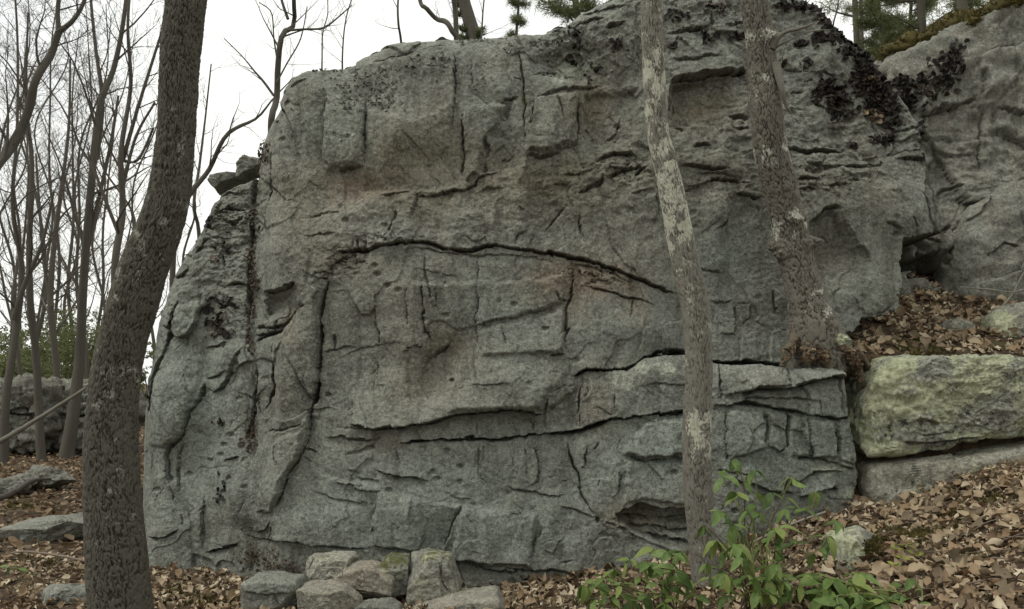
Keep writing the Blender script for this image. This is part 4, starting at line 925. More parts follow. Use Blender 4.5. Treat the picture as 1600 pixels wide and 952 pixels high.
boulder("rock_slab", [(1366, 760), (1368, 727), (1400, 724), (1500, 719), (1560, 706), (1650, 690), (1680, 800), (1500, 830), (1400, 830), (1370, 800)], 6.12, .3, M['rock_pale'], "low grey slab under the lichen crusted boulder", "slab", 12, 6, .03, .011, 200, 110, li=.42, br=.2, dk=.4, mo_top=.2, centre=(1510, 765),
        cracks=[([(1432, 722), (1434, 745), (1430, 765)], 1.8, .04, .02, 8)])
boulder("rock", [(1562, 520), (1566, 492), (1582, 479), (1620, 468), (1680, 480), (1690, 556), (1600, 560), (1570, 548)], 6.9, .2, M['rock_lichen'], "small lichened rock at the frame edge above the lichen boulder", "rock", 15, 4, .03, .011, 110, 70, li=.7, dk=.3, mo_top=.3, cuts=9, plates=.012)
boulder("rock", [(1476, 512), (1482, 502), (1500, 497), (1526, 500), (1534, 514), (1528, 532), (1492, 534)], 7.0, .12, M['rock_lichen'], "little mossy rock half buried in leaves behind the lichen boulder", "rock", 17, 3, .015, .007, 90, 60, li=.5, dk=.3, mo_top=.7, cuts=9, plates=.012)
boulder("rock", [(1296, 522), (1306, 516), (1322, 524), (1338, 534), (1340, 546), (1322, 546), (1302, 534)], 6.22, .05, M['rock_lichen'], "pale lichened stone lodged against the roots on the ledge", "rock", 18, 3, .014, .006, 70, 50, li=.8, cuts=9, plates=.012)
# stones at the foot of the cliff
FOOT = "broken stones at the cliff foot"
boulder("stone", [(374, 914), (400, 908), (462, 910), (466, 948), (462, 985), (374, 985)], 5.62, .22, M['rock'], "square grey stone nearest the big trunk at the cliff foot", "stone", 21, 14, .010, .007, 110, 70, li=.3, dk=.15, group=FOOT, cracks=[([(430, 900), (428, 930), (440, 955)], 1.6, .015, .007, 8), ([(380, 925), (410, 930), (460, 926)], 1.4, .02, .03, 8)], cuts=3, cut=(.84, .97), plates=.005)
boulder("stone", [(472, 884), (478, 876), (546, 874), (558, 886), (542, 904), (500, 914), (474, 914)], 5.95, .16, M['rock_pale'], "pale flat topped stone leaning on a rounded one", "stone", 22, 14, .010, .007, 110, 70, li=.55, mo_top=.1, group=FOOT, cracks=[([(492, 864), (484, 884), (476, 896)], 1.4, .02, .02, 8)], cuts=3, cut=(.84, .97), plates=.005)
boulder("stone", [(518, 902), (545, 890), (582, 890), (613, 908), (610, 936), (545, 945), (520, 925)], 5.75, .16, M['rock_pale'], "rounded tan stone between the pale stone and the mossy pair", "stone", 23, 14, .012, .006, 110, 70, li=.2, br=.5, group=FOOT, cuts=3, cut=(.84, .97), plates=.005)
boulder("stone", [(591, 884), (600, 876), (634, 876), (637, 935), (610, 935), (593, 915)], 5.85, .15, M['rock_lichen'], "narrow upright stone streaked with moss, left of its blocky twin", "stone", 24, 14, .010, .007, 100, 70, li=.45, dk=.1, mo=.30, mo_top=.5, group=FOOT, cuts=3, cut=(.84, .97), plates=.005)
boulder("stone", [(633, 880), (660, 874), (700, 878), (719, 928), (702, 945), (633, 950)], 5.75, .2, M['rock_lichen'], "blocky grey stone with mossy shoulder resting against the cliff", "stone", 25, 14, .010, .008, 120, 80, li=.5, dk=.15, mo_top=.6, group=FOOT, cracks=[([(690, 870), (688, 905), (700, 930)], 1.8, .03, -.03, 10)], cuts=3, cut=(.84, .97), plates=.005)
boulder("stone", [(455, 930), (470, 926), (532, 926), (556, 945), (560, 1000), (455, 1000)], 5.45, .2, M['rock_pale'], "tan flat stone cut by the lower frame edge", "stone", 26, 14, .010, .007, 100, 70, li=.2, br=.35, group=FOOT, cuts=3, cut=(.84, .97), plates=.005)
boulder("stone", [(636, 965), (705, 944), (776, 936), (790, 960), (788, 1000), (636, 1000)], 5.45, .2, M['rock_pale'], "sloping brown stone at the lower frame edge below the mossy pair", "stone", 27, 14, .010, .007, 110, 70, li=.25, br=.3, mo_top=.3, group=FOOT, cuts=3, cut=(.84, .97), plates=.005)
boulder("stone", [(546, 955), (565, 948), (600, 947), (622, 955), (630, 990), (546, 990)], 5.5, .12, M['rock'], "small grey stone wedged between the flat tan stone and sloping brown one", "stone", 28, 14, .014, .006, 80, 50, li=.3, group=FOOT, cuts=3, cut=(.84, .97), plates=.005)
boulder("stone", [(1316, 880), (1320, 852), (1338, 840), (1368, 836), (1396, 846), (1406, 870), (1400, 940), (1330, 960), (1316, 930)], 4.85, .2, M['rock_lichen'], "pale lichened stone with a moss cap among the green seedlings", "stone", 29, 4, .02, .007, 120, 80, li=.75, mo_top=.2, cuts=9, plates=.012)
boulder("stone", [(1566, 846), (1572, 822), (1592, 814), (1630, 818), (1640, 850), (1600, 862)], 5.2, .12, M['rock'], "dark little stone in the leaf litter at the frame edge", "stone", 30, 4, .014, .006, 80, 50, dk=.3, cuts=9, plates=.012)
# left middle distance
boulder("rock_slab", [(-60, 842), (-20, 832), (20, 828), (80, 826), (126, 824), (150, 832), (140, 844), (70, 852), (10, 858), (-50, 862)], 8.0, .6, M['rock'], "long flat slab lying in the leaves left of the big trunk", "slab", 33, 4, .06, .02, 140, 80, li=.3, mo_top=.35, cuts=9, plates=.012)
boulder("stone", [(40, 934), (50, 924), (90, 921), (150, 923), (170, 934), (150, 946), (90, 948), (46, 946)], 5.9, .12, M['rock'], "small flat stone in the leaves beside the big trunk's foot", "stone", 34, 4, .014, .006, 100, 60, li=.3, mo_top=.1, cuts=9, plates=.012)
boulder("stone", [(18, 745), (28, 734), (60, 736), (80, 748), (96, 762), (60, 768), (24, 764)], 11.6, .3, M['rock_far'], "dark wedge of stone beyond the long flat slab", "stone", 35, 4, .05, .03, 90, 60, dk=.5, cuts=9, plates=.012)
boulder("stone", [(-30, 762), (-5, 748), (24, 752), (34, 768), (10, 782), (-30, 782)], 11.0, .3, M['rock_far'], "grey stone at the frame edge beside the dark wedge of stone", "stone", 36, 4, .05, .03, 90, 60, li=.3, cuts=9, plates=.012)
boulder("rock_ledge", [(-90, 640), (-60, 602), (0, 596), (40, 598), (60, 606), (66, 650), (64, 712), (0, 722), (-90, 722)], 17.0, 1.0, M['rock_far'], "dark mossy rock ledge far back at the frame edge", "rock", 37, 5, .22, .09, 160, 100, li=.2, dk=.55, mo_top=.5, plates=.15, cracks=[([(-20, 640), (30, 650), (64, 645)], 2, .2, .1, 8), ([(30, 600), (34, 650), (28, 710)], 2, .2, .1, 8)])
boulder("rock_ledge", [(60, 660), (64, 622), (80, 604), (110, 599), (150, 598), (170, 640), (160, 706), (100, 712), (64, 712)], 17.6, 1.0, M['rock_far'], "paler rock ledge far back between two slim trunks", "rock", 38, 5, .2, .09, 160, 100, li=.35, dk=.3, mo_top=.4, plates=.15, cracks=[([(64, 650), (100, 655), (150, 648)], 2, .2, .1, 8), ([(95, 600), (97, 650), (92, 700)], 2, .2, .1, 8)])
# loose stones on the buttress
boulder("stone", [(323, 280), (326, 271), (345, 268), (370, 268), (368, 278), (346, 284), (331, 298), (327, 292)], 7.42, .2, M['rock'], "thin flat stone jutting from the buttress top", "stone", 41, 12, .01, .005, 90, 60, li=.1, dk=.1, cuts=2, cut=(.85, .97), plates=.003)
boulder("stone", [(360, 268), (368, 252), (380, 238), (396, 242), (404, 252), (396, 262), (380, 268), (370, 278)], 7.35, .16, M['rock'], "angular stone perched on the buttress beside the flat one", "stone", 42, 12, .015, .007, 90, 60, li=.15, dk=.1, cuts=2, cut=(.85, .97), plates=.003)

# ---------------------------------------------------------------- tubes and trees
def smooth_path(P, rows):
    """P (n,k) control rows -> evenly spaced Catmull-Rom samples"""
    P = np.asarray(P, float)
    E = np.vstack([2 * P[0] - P[1], P, 2 * P[-1] - P[-2]])
    out = []
    for i in range(1, len(E) - 2):
        t = np.linspace(0, 1, 40, endpoint=False)[:, None]
        a, b, c, d = E[i - 1], E[i], E[i + 1], E[i + 2]
        out.append(0.5 * (2 * b + (c - a) * t + (2 * a - 5 * b + 4 * c - d) * t ** 2 + (3 * b - a - 3 * c + d) * t ** 3))
    out = np.vstack(out + [P[-1:]])
    s = np.concatenate([[0], np.cumsum(np.linalg.norm(np.diff(out[:, :3], axis=0), axis=1))])
    q = np.linspace(0, s[-1], rows)
    return np.stack([np.interp(q, s, out[:, k]) for k in range(out.shape[1])], -1), q


def big_trunk(pts, rows, around, cell, amp, seed, mat, lichen=(), bumps=(), lich0=0.2, flat=0.0, flare=()):
    """pts: (px, py, width px, Y) from the ground up; bark plates of size cell (m), amp deep"""
    C = np.array([[*at(px, py, Y), w / FPX * Y / 2] for (px, py, w, Y) in pts])
    S, q = smooth_path(C, rows)
    u_ = np.linspace(0, 1, around, endpoint=False)
    th = 2 * np.pi * (u_ + 0.55 * np.sin(2 * np.pi * u_) / (2 * np.pi)) + math.pi / 2     # seam at the back, finer towards the path
    tan = np.gradient(S[:, :3], axis=0); tan /= np.linalg.norm(tan, axis=1)[:, None]
    ux = np.tile([1.0, 0, 0], (rows, 1)); ux -= (ux * tan).sum(1)[:, None] * tan; ux /= np.linalg.norm(ux, axis=1)[:, None]
    uy = np.cross(tan, ux)
    r = S[:, 3][:, None] * np.ones((1, around))
    TH, Q = np.meshgrid(th, q)
    arc = (TH - math.pi / 2) * np.mean(S[:, 3])
    wx = 0.8 * fbm2(arc / cell[0] / 4, Q / cell[1] / 1.5, 3, seed + 2)
    v1 = np.abs(fbm2(arc / cell[0] * .62 + wx, Q / cell[1] * .55, 2, seed + 3, .4)) * 1.7        # long interlacing furrows
    v2 = np.abs(fbm2(arc / cell[0] * .4, Q / cell[1] * 1.5 + wx, 2, seed + 4, .4)) * 1.7         # cross breaks
    plate = sstep(0.0, 0.36, v1) * (0.66 + 0.34 * sstep(0.0, 0.16, v2))
    n1 = fbm2(arc / cell[0] * .9, Q / cell[1] * 1.3, 4, seed + 5, 0.65)
    d = amp * (plate - 0.7) * 1.25 + amp * 0.45 * n1 + amp * .5 * fbm2(arc * 16, Q * 6, 2, seed + 16) + 0.05 * S[:, 3][:, None] * pn2(TH * 1.0, Q * 1.4, seed + 8)
    px = CENTRE + S[:, 0] * FPX / S[:, 1]; py = HORIZON - (S[:, 2] - EYE) * FPX / S[:, 1]
    for (bpy_, ang, am, sz, sp) in bumps:      # row, direction (0 = right, -90 = towards the path), height, size up, spread
        da = (np.degrees(TH) - ang + 180) % 360 - 180
        d = d + am * np.exp(-((py[:, None] - bpy_) / sz) ** 2 - (da / sp) ** 2) * (1 + 0.5 * n1)
    for (row, sz, nroot, am, phs) in flare:
        t = np.clip((py - row) / sz, 0, 1.5)[:, None]
        d = d + am * t ** 2 * (0.45 + 0.55 * np.cos(TH * nroot + phs))
    rr = r + d
    V = S[:, None, :3] + rr[..., None] * (np.cos(TH)[..., None] * ux[:, None, :] + np.sin(TH)[..., None] * uy[:, None, :])
    cm = np.zeros((rows, around, 4))
    lm = np.full(rows, lich0)
    for (row, sz, a) in lichen:
        lm += a * np.exp(-((py - row) / sz) ** 2)
    cm[..., 0] = np.clip(lm[:, None] * (0.7 + 0.3 * plate) + 0.38 * fbm2(arc * 11, Q * 8, 3, seed + 12), 0, 1)
    cm[..., 1] = np.clip(plate + .30 * n1 + .25 * fbm2(arc * 14, Q * 5, 3, seed + 14), 0, 1)
    return new_mesh("trunk", V.reshape(-1, 3), [grid_faces(rows, around, True)[:, ::-1]], mat, True, {"cm": cm.reshape(-1, 4)})


def tubes(P, Rr, sides):
    """P (n,k,3) lines, Rr (n,k) radii -> vertices, quads"""
    n, k, _ = P.shape
    tan = np.gradient(P, axis=1); tan /= np.linalg.norm(tan, axis=2)[..., None] + 1e-9
    mt = np.abs((P[:, -1] - P[:, 0])[:, None, :]); mt = mt / (np.linalg.norm(mt, axis=2)[..., None] + 1e-9)      # one reference axis for the whole line
    ref = np.where(mt[..., 2:3] > 0.6, np.array([1.0, 0.03, 0]), np.array([0.03, 0, 1.0])) * np.ones(tan.shape)
    u = np.cross(tan, ref); u /= np.linalg.norm(u, axis=2)[..., None] + 1e-9
    w = np.cross(tan, u)
    a = np.arange(sides) * 2 * np.pi / sides
    V = P[:, :, None, :] + Rr[:, :, None, None] * (np.cos(a)[None, None, :, None] * u[:, :, None, :] + np.sin(a)[None, None, :, None] * w[:, :, None, :])
    F = grid_faces(k, sides, True)
    Fs = (F[None] + (np.arange(n) * k * sides)[:, None, None]).reshape(-1, 4)
    return V.reshape(-1, 3), Fs


class Lines:
    def __init__(s): s.g = {}
    def add(s, pts, rad, sides=4, k=6):
        S, _ = smooth_path(np.column_stack([pts, rad]), k) if len(pts) > 2 else (np.column_stack([[np.asarray(pts[0]) + (np.asarray(pts[1]) - np.asarray(pts[0])) * t for t in np.linspace(0, 1, k)], np.linspace(rad[0], rad[1], k)]), 0)
        s.g.setdefault((sides, k), []).append(S)
    def mesh(s, name, mat):
        Vs, Fs, o = [], [], 0
        for (sides, k), L in s.g.items():
            A = np.array(L)
            V, F = tubes(A[..., :3], A[..., 3], sides)
            Vs.append(V); Fs.append(F + o); o += len(V)
        return new_mesh(name, np.vstack(Vs), [np.vstack(Fs)], mat, True, {"cm": np.tile([0, 1., 0, 0], (o, 1))})


def rnd_perp(d, rg):
    v = rg.normal(size=3); v -= v.dot(d) * d
    return v / (np.linalg.norm(v) + 1e-9)


def sprout(L, S, rg, n, lo, hi, length, angle, level, rmin, up=0.25, ratio=0.45):
    """branches off the line S (rows x 4), then twigs off the branches"""
    m = len(S)
    for i in range(n):
        t = lo + (hi - lo) * ((i + rg.random()) / n)
        j = int(min(m - 2, max(1, t * (m - 1))))
        d0 = S[j + 1, :3] - S[j - 1, :3]; d0 /= np.linalg.norm(d0) + 1e-9
        a = math.radians(angle * (0.7 + 0.6 * rg.random()))
        d = d0 * math.cos(a) + rnd_perp(d0, rg) * math.sin(a)
        l = length * (0.5 + 0.8 * rg.random()) * (1.15 - 0.55 * t)
        r0 = max(rmin, min(S[j, 3] * ratio, l * 0.017))
        pts = [S[j, :3].copy()]; rad = [r0]
        for k in range(5):
            d = d + rg.normal(size=3) * 0.20 + np.array([0, 0, up * 0.35])
            d /= np.linalg.norm(d)
            pts.append(pts[-1] + d * l / 5); rad.append(max(rmin * 0.6, r0 * (1 - (k + 1) / 5.3)))
        L.add(np.array(pts), np.array(rad), 5 if level > 1 else 3, 7 if level > 1 else 5)
        if level > 0:
            S2 = np.column_stack([np.array(pts), rad])
            S2, _ = smooth_path(S2, 14)
            sprout(L, S2, rg, 6 if level > 1 else 5, 0.15, 1.0, l * 0.54, 42, level - 1, rmin * 0.8, up)


def rooted(C):
    """carry a trunk whose foot the rock hides down to the ground it grows from"""
    gz = float(ground_z(C[0, 0], C[0, 1]))
    if C[0, 2] > gz + 0.02:
        C = np.vstack([[C[0, 0], C[0, 1], gz - 0.08, C[0, 3] * 1.25], C])
    return C


def bare_tree(name, pts, label, seed, n=12, blen=2.2, limbs=(), lo=0.35, rmin=0.006, group=None, mat='bark_far', level=2, crown=True):
    rg = np.random.default_rng(seed)
    C = np.array([[*at(px, py, Y), w / FPX * Y / 2] for (px, py, w, Y) in pts])
    C[1:-1, 1] += rg.normal(size=len(C) - 2) * 0.10
    n0 = len(C); L0 = np.linalg.norm(np.diff(C[:, :3], axis=0), axis=1).sum()
    C = rooted(C)
    f0 = 1 - L0 / np.linalg.norm(np.diff(C[:, :3], axis=0), axis=1).sum() if len(C) > n0 else 0.0
    lo = f0 + (1 - f0) * lo
    rows = 60
    S, q = smooth_path(C, rows)
    around = 14
    V, F = tubes(S[None, :, :3], S[None, :, 3], around)
    e = empty(name, C[0, :3], label, "tree", group)
    V = V + (0.10 * np.repeat(S[:, 3], around) * fbm3(V[:, 0] * 9, V[:, 1] * 9, V[:, 2] * 4, 3, seed))[:, None] * rg.normal(size=3)[None, :]
    link("trunk", new_mesh("trunk", V, [F], M[mat], True, {"cm": np.tile([0, 1., 0, 0], (len(V), 1))}), e)
    if crown:
        L = Lines()
        for lb in limbs:
            Q = np.array([[*at(px, py, Y), w / FPX * Y / 2] for (px, py, w, Y) in lb])
            L.add(Q[:, :3], Q[:, 3], 7, 16)
            S2, _ = smooth_path(Q, 24)
            sprout(L, S2, rg, 7, 0.2, 1.0, blen * 0.5, 42, max(level - 1, 0), rmin)
        sprout(L, S, rg, n, lo, 1.0, blen, 45, level, rmin)
        link("crown", L.mesh("crown", M[mat]), e)
    return e


# the three near trunks
t_left = empty("tree", at(195, 1033, 4.6), "thick dark furrowed trunk bending across the view in front of the buttress", "tree")
link("trunk", big_trunk([(196, 1060, 126.0, 4.6), (192, 1000, 100.8, 4.6), (189, 951, 91.8, 4.6), (181, 850, 86.4, 4.6), (176, 774, 80.1, 4.6), (174, 698, 77.4, 4.6), (178, 622, 72.0, 4.6), (184, 571, 70.2, 4.6), (195, 520, 69.3, 4.6), (209, 475, 71.1, 4.6), (225, 420, 69.3, 4.6), (246, 365, 65.7, 4.6), (265, 300, 60.3, 4.6), (275, 210, 55.8, 4.6), (281, 100, 57.6, 4.6), (291, 0, 58.5, 4.6), (300, -90, 57.6, 4.6), (312, -300, 54.0, 4.6)], 640, 190, (0.0105, 0.042), 0.0070, 11, M['bark_left'], [(590, 50, .26), (400, 60, .18), (150, 80, .08), (760, 40, .12)], lich0=.34), t_left)
t_mid = empty("tree", at(1104, 935, 5.4), "slim leaning trunk crusted with grey lichen behind the leafy shrub", "tree")
link("trunk", big_trunk([(1122, 985, 70, 5.4), (1110, 940, 54, 5.4), (1098, 860, 42, 5.4), (1090, 760, 43, 5.4), (1089, 672, 43, 5.4), (1092, 571, 41, 5.4), (1086, 480, 42, 5.4), (1077, 440, 42, 5.4), (1064, 378, 40, 5.4), (1050, 303, 39, 5.4), (1037, 245, 36, 5.4), (1027, 200, 34, 5.4), (1021, 100, 33, 5.4), (1017, 0, 31, 5.4), (1012, -120, 29, 5.4), (1006, -320, 26, 5.4)], 520, 116, (0.0105, 0.042), 0.0046, 13, M['bark_mid'], [(150, 180, .50), (350, 100, .62), (680, 50, .55), (560, 60, .25), (820, 60, .2)], lich0=.25), t_mid)
t_right = empty("tree", at(1279, 572, 6.4), "rough knotted trunk leaning from the ledge with spreading roots", "tree")
link("trunk", big_trunk([(1280, 572, 96, 6.5), (1278, 548, 92, 6.46), (1272, 516, 80, 6.42), (1266, 490, 64, 6.42), (1257, 459, 55, 6.42), (1248, 421, 50, 6.42), (1240, 386, 51, 6.42), (1231, 346, 50, 6.4), (1220, 296, 50, 6.35), (1205, 239, 49, 6.3), (1198, 176, 47, 6.25), (1193, 121, 45, 6.25), (1187, 60, 42, 6.22), (1178, 0, 40, 6.2), (1168, -90, 38, 6.2), (1155, -300, 34, 6.2)], 520, 124, (0.0125, 0.050), 0.0078, 15, M['bark_right'], [(60, 20, .6), (240, 30, .6), (350, 40, .6), (130, 60, .3), (480, 40, .35)], [(388, -20, .07, 9, 34), (376, 160, .05, 9, 40), (66, -40, .04, 10, 50), (345, -60, .02, 10, 50), (392, 200, .03, 12, 40)], lich0=.2, flare=[(500, 80, 5, .03, 0.7)]), t_right)
L = Lines()
for lb in [[(1205, 75, 14, 6.15), (1214, 60, 9, 6.12), (1228, 50, 6, 6.1), (1246, 46, 5, 6.08), (1264, 40, 3, 6.05), (1275, 34, 2, 6.05)], [(1212, 74, 5, 6.15), (1235, 62, 2, 6.1), (1265, 50, 1.6, 6.1), (1300, 46, 1.2, 6.1)], [(1212, 100, 16, 6.15), (1222, 140, 9, 6.1), (1228, 165, 5, 6.12), (1236, 176, 2, 6.12)]]:
    Q = np.array([[*at(px, py, Y), w / FPX * Y / 2] for (px, py, w, Y) in lb]); L.add(Q[:, :3], Q[:, 3], 8, 16)
link("branch", L.mesh("branch", M['bark_right']), t_right)
# roots over the ledge
rg = np.random.default_rng(5)
for k, lb in enumerate([[(1252, 520, 22, 6.42), (1236, 540, 18, 6.3), (1228, 556, 15, 6.24), (1222, 572, 8, 6.25)], [(1288, 520, 26, 6.4), (1312, 540, 20, 6.3), (1332, 560, 17, 6.26), (1344, 590, 12, 6.35), (1347, 650, 7, 6.5)], [(1270, 530, 26, 6.36), (1266, 552, 20, 6.24), (1262, 572, 12, 6.24)], [(1296, 535, 24, 6.38), (1326, 546, 16, 6.34), (1350, 562, 12, 6.42), (1358, 590, 8, 6.55)], [(1280, 540, 26, 6.34), (1290, 558, 20, 6.24), (1300, 574, 12, 6.24)]]):
    Q = np.array([[*at(px, py, Y), w / FPX * Y / 2] for (px, py, w, Y) in lb])
    S, _ = smooth_path(Q, 40); V, F = tubes(S[None, :, :3], S[None, :, 3], 26)
    dirn = V - np.repeat(S[:, :3], 26, 0)
    V = V + dirn * (0.55 * fbm3(V[:, 0] * 9, V[:, 1] * 9, V[:, 2] * 9, 4, 40 + k, .6))[:, None]
    link("root", new_mesh("root", V, [F], M['root'], True, {"cm": np.tile([0, 1., 0, 0], (len(V), 1))}), t_right)

# bare trees of the wood on the left, each drawn where it stands
GROUPL = "bare trees of the wood beyond the cliff"
bare_tree("bare_tree", [(-40, 640, 18.9, 9.5), (-30, 480, 16.3, 9.5), (-8, 310, 14.6, 9.5), (14, 225, 13.8, 9.5), (36, 178, 12.9, 9.5), (58, 128, 12.0, 9.5), (76, 84, 11.2, 9.5), (92, 50, 10.3, 9.5)], "forked bare tree leaning in from the frame edge at upper left", 101, 7, 1.6, [[(92, 50, 8.6, 9.5), (112, 34, 6.9, 9.5), (128, 10, 6.0, 9.5), (140, -30, 5.2, 9.5), (150, -120, 2.6, 9.5)], [(92, 52, 7.7, 9.5), (90, 20, 6.9, 9.5), (92, -20, 6.0, 9.5), (84, -110, 2.6, 9.5)]], .45, group=GROUPL)
bare_tree("bare_tree", [(104, 712, 23.2, 17), (110, 660, 18.9, 17), (116, 560, 15.5, 17), (126, 450, 12.9, 17), (146, 300, 11.2, 17), (158, 170, 9.5, 17), (176, 100, 7.7, 17), (196, 10, 6.0, 17), (205, -120, 2.6, 17)], "tall bare tree standing between the far ledges and the big trunk", 102, 12, 3.0, [[(150, 250, 7.7, 17), (160, 160, 6.9, 17), (150, 80, 5.2, 17), (142, 0, 4.3, 17), (140, -60, 2.6, 17)], [(134, 400, 7.7, 17), (150, 330, 6.0, 17), (172, 230, 5.2, 17), (185, 150, 3.4, 17)]], .3, group=GROUPL)
bare_tree("bare_tree", [(172, 700, 13.8, 15), (180, 560, 12.9, 15), (185, 420, 11.2, 15), (189, 330, 10.3, 15), (194, 240, 7.7, 15), (200, 130, 6.0, 15), (206, 40, 4.3, 15), (212, -100, 3.4, 15)], "bare tree with long side limbs rising directly behind the big trunk", 103, 10, 2.6, [[(192, 250, 6.9, 15), (215, 170, 5.2, 15), (240, 90, 4.3, 15), (262, 20, 2.6, 15)], [(190, 300, 6.0, 15), (212, 215, 4.3, 15), (242, 160, 3.4, 15)], [(187, 370, 6.0, 15), (160, 300, 5.2, 15), (138, 240, 3.4, 15)], [(188, 250, 6.0, 15), (215, 250, 4.3, 15), (240, 200, 3.4, 15)]], .3, group=GROUPL)
bare_tree("bare_tree", [(64, 712, 13.8, 16.2), (58, 640, 12.0, 16.2), (54, 560, 11.2, 16.2), (50, 470, 10.3, 16.2), (46, 380, 8.6, 16.2), (50, 260, 6.9, 16.2), (40, 150, 5.2, 16.2), (44, 20, 2.6, 16.2)], "slim straight bare tree in front of the dark far ledge", 104, 11, 2.2, [], .3, group=GROUPL)
bare_tree("bare_tree", [(6, 712, 14.6, 15.5), (10, 620, 12.0, 15.5), (18, 520, 10.3, 15.5), (24, 420, 8.6, 15.5), (20, 320, 6.0, 15.5), (28, 200, 4.3, 15.5), (22, 60, 3.4, 15.5), (20, -60, 2.6, 15.5)], "bare tree standing right at the frame edge beside the dark ledge", 105, 12, 2.6, [[(20, 500, 7.7, 15.5), (40, 440, 6.9, 15.5), (66, 380, 5.2, 15.5), (84, 300, 3.4, 15.5)]], .3, group=GROUPL)
bare_tree("bare_tree", [(82, 690, 11.2, 21), (86, 590, 10.3, 21), (78, 480, 9.5, 21), (82, 390, 7.7, 21), (96, 300, 6.0, 21), (104, 200, 4.3, 21), (110, 90, 2.6, 21)], "thin wavy bare tree seen over the paler far ledge", 106, 12, 2.8, [[(82, 480, 6.0, 21), (70, 420, 5.2, 21), (62, 330, 4.3, 21), (56, 240, 2.6, 21)]], .25, group=GROUPL)
far_spots = [(30, 26, 7), (140, 30, 7), (55, 33, 8), (10, 34, 6), (118, 38, 7), (158, 27, 6), (92, 42, 6), (36, 44, 6), (150, 44, 6), (70, 29, 5), (-20, 30, 7), (128, 34, 5), (185, 40, 6), (20, 52, 5), (104, 50, 6), (230, 46, 6), (290, 40, 6)]
ORD = 'first second third fourth fifth sixth seventh eighth ninth tenth eleventh twelfth thirteenth fourteenth fifteenth sixteenth seventeenth'.split()
RANK = {k: r for r, k in enumerate(sorted(range(len(far_spots)), key=lambda q: far_spots[q][0]))}
for k, (px, Y, w) in enumerate(far_spots):
    rr_ = np.random.default_rng(300 + k)
    gz = float(ground_z((px - CENTRE) / FPX * Y, Y)); b_py = HORIZON - (gz - EYE) * FPX / Y
    topy = -40 + rr_.uniform(-60, 190); n_ = 6
    pts = [(px + rr_.normal() * 7 * (i > 0) + i * rr_.uniform(-5, 6), b_py + 6 + (topy - b_py) * i / n_, w * (1 - 0.82 * i / n_), Y) for i in range(n_ + 1)]
    bare_tree("bare_tree", pts, "slender distant bare tree, %s from the left in the wood beyond the ledges" % ORD[RANK[k]], 400 + k, 20, Y * 0.085, [], .22, 0.008, "slender far trees of the wood")
# on top of the cliff
bare_tree("bare_tree", [(424, 260, 11, 7.9), (427, 190, 10, 7.9), (428, 150, 9.5, 7.9), (434, 105, 9, 7.9), (444, 60, 8, 7.9), (452, 25, 7, 7.9), (464, -10, 6, 7.9), (478, -120, 3, 7.9)], "slim bare tree growing behind the rounded upper corner of the cliff", 120, 9, .7, [[(443, 48, 4, 7.9), (475, 46, 3.4, 7.9), (505, 44, 3, 7.9), (525, 30, 2.4, 7.9), (550, 8, 1.6, 7.9)], [(450, 30, 5, 7.9), (440, 0, 4, 7.9), (428, -50, 3, 7.9)], [(428, 150, 4, 7.9), (412, 128, 4, 7.9), (398, 112, 3, 7.9), (380, 90, 2, 7.9), (350, 60, 1.5, 7.9)], [(434, 100, 3, 7.9), (428, 60, 2.4, 7.9), (424, 20, 2, 7.9), (405, 4, 1.6, 7.9)], [(432, 130, 3, 7.9), (448, 100, 2.4, 7.9), (470, 60, 2, 7.9), (480, 10, 1.4, 7.9)]], .35, 0.0022, level=1)
bare_tree("bare_tree", [(270, 420, 9, 9.2), (285, 340, 8, 9.2), (300, 305, 8, 9.2), (325, 265, 7, 9.2), (360, 215, 6, 9.2), (395, 178, 4, 9.2), (424, 152, 2.5, 9.2), (460, 120, 1.4, 9.2)], "pale leaning sapling crossing the gap between big trunk and cliff", 121, 9, .9, [], .3, 0.0025, level=1)
bare_tree("bare_tree", [(312, 400, 6, 9.8), (312, 330, 5, 9.8), (314, 260, 4, 9.8), (320, 190, 3, 9.8), (330, 100, 2, 9.8)], "thin upright sapling just right of the big trunk", 122, 8, 1.0, [], .2, 0.0025, level=1)
bare_tree("bare_tree", [(722, 90, 9, 9.6), (706, 52, 8, 9.6), (696, 36, 8, 9.6), (680, 22, 7, 9.6), (666, 12, 7, 9.6), (655, -4, 6, 9.6), (648, -60, 4, 9.6)], "dark bent stem arching left above the cliff rim", 123, 4, .5, [], .3, 0.0025, level=1)
bare_tree("bare_tree", [(713, 90, 9, 9.9), (713, 50, 8, 9.9), (712, 20, 8, 9.9), (709, -10, 8, 9.9), (706, -120, 6, 9.9)], "straight thin trunk beside the bent stem on the cliff rim", 124, 4, .6, [], .3, 0.0025, level=1)
bare_tree("bare_tree", [(628, 90, 4, 9.5), (627, 50, 3.4, 9.5), (627, 20, 3, 9.5), (627, -40, 2.4, 9.5), (628, -140, 1.5, 9.5)], "wispy sapling on the cliff rim with upswept twigs", 125, 9, .6, [], .1, 0.002, level=1)
bare_tree("bare_tree", [(503, 140, 3, 9.0), (503, 95, 2.4, 9.0), (504, 50, 2, 9.0), (505, 0, 1.6, 9.0), (506, -60, 1, 9.0)], "whippy sapling above the cliff's sloping shoulder", 126, 8, .5, [], .2, 0.0018, level=1)
bare_tree("bare_tree", [(535, 140, 3, 9.2), (540, 90, 2.4, 9.2), (546, 40, 2, 9.2), (556, -20, 1.4, 9.2)], "whippy leaning sapling beside the cliff's stepped shoulder", 127, 8, .5, [], .2, 0.0018, level=1)
bare_tree("bare_tree", [(752, 90, 3, 9.4), (753, 40, 2.6, 9.4), (758, 5, 2, 9.4), (768, -50, 1.4, 9.4)], "thin dark sapling just right of the shaggy trunk", 128, 8, .5, [], .2, 0.002, level=1)


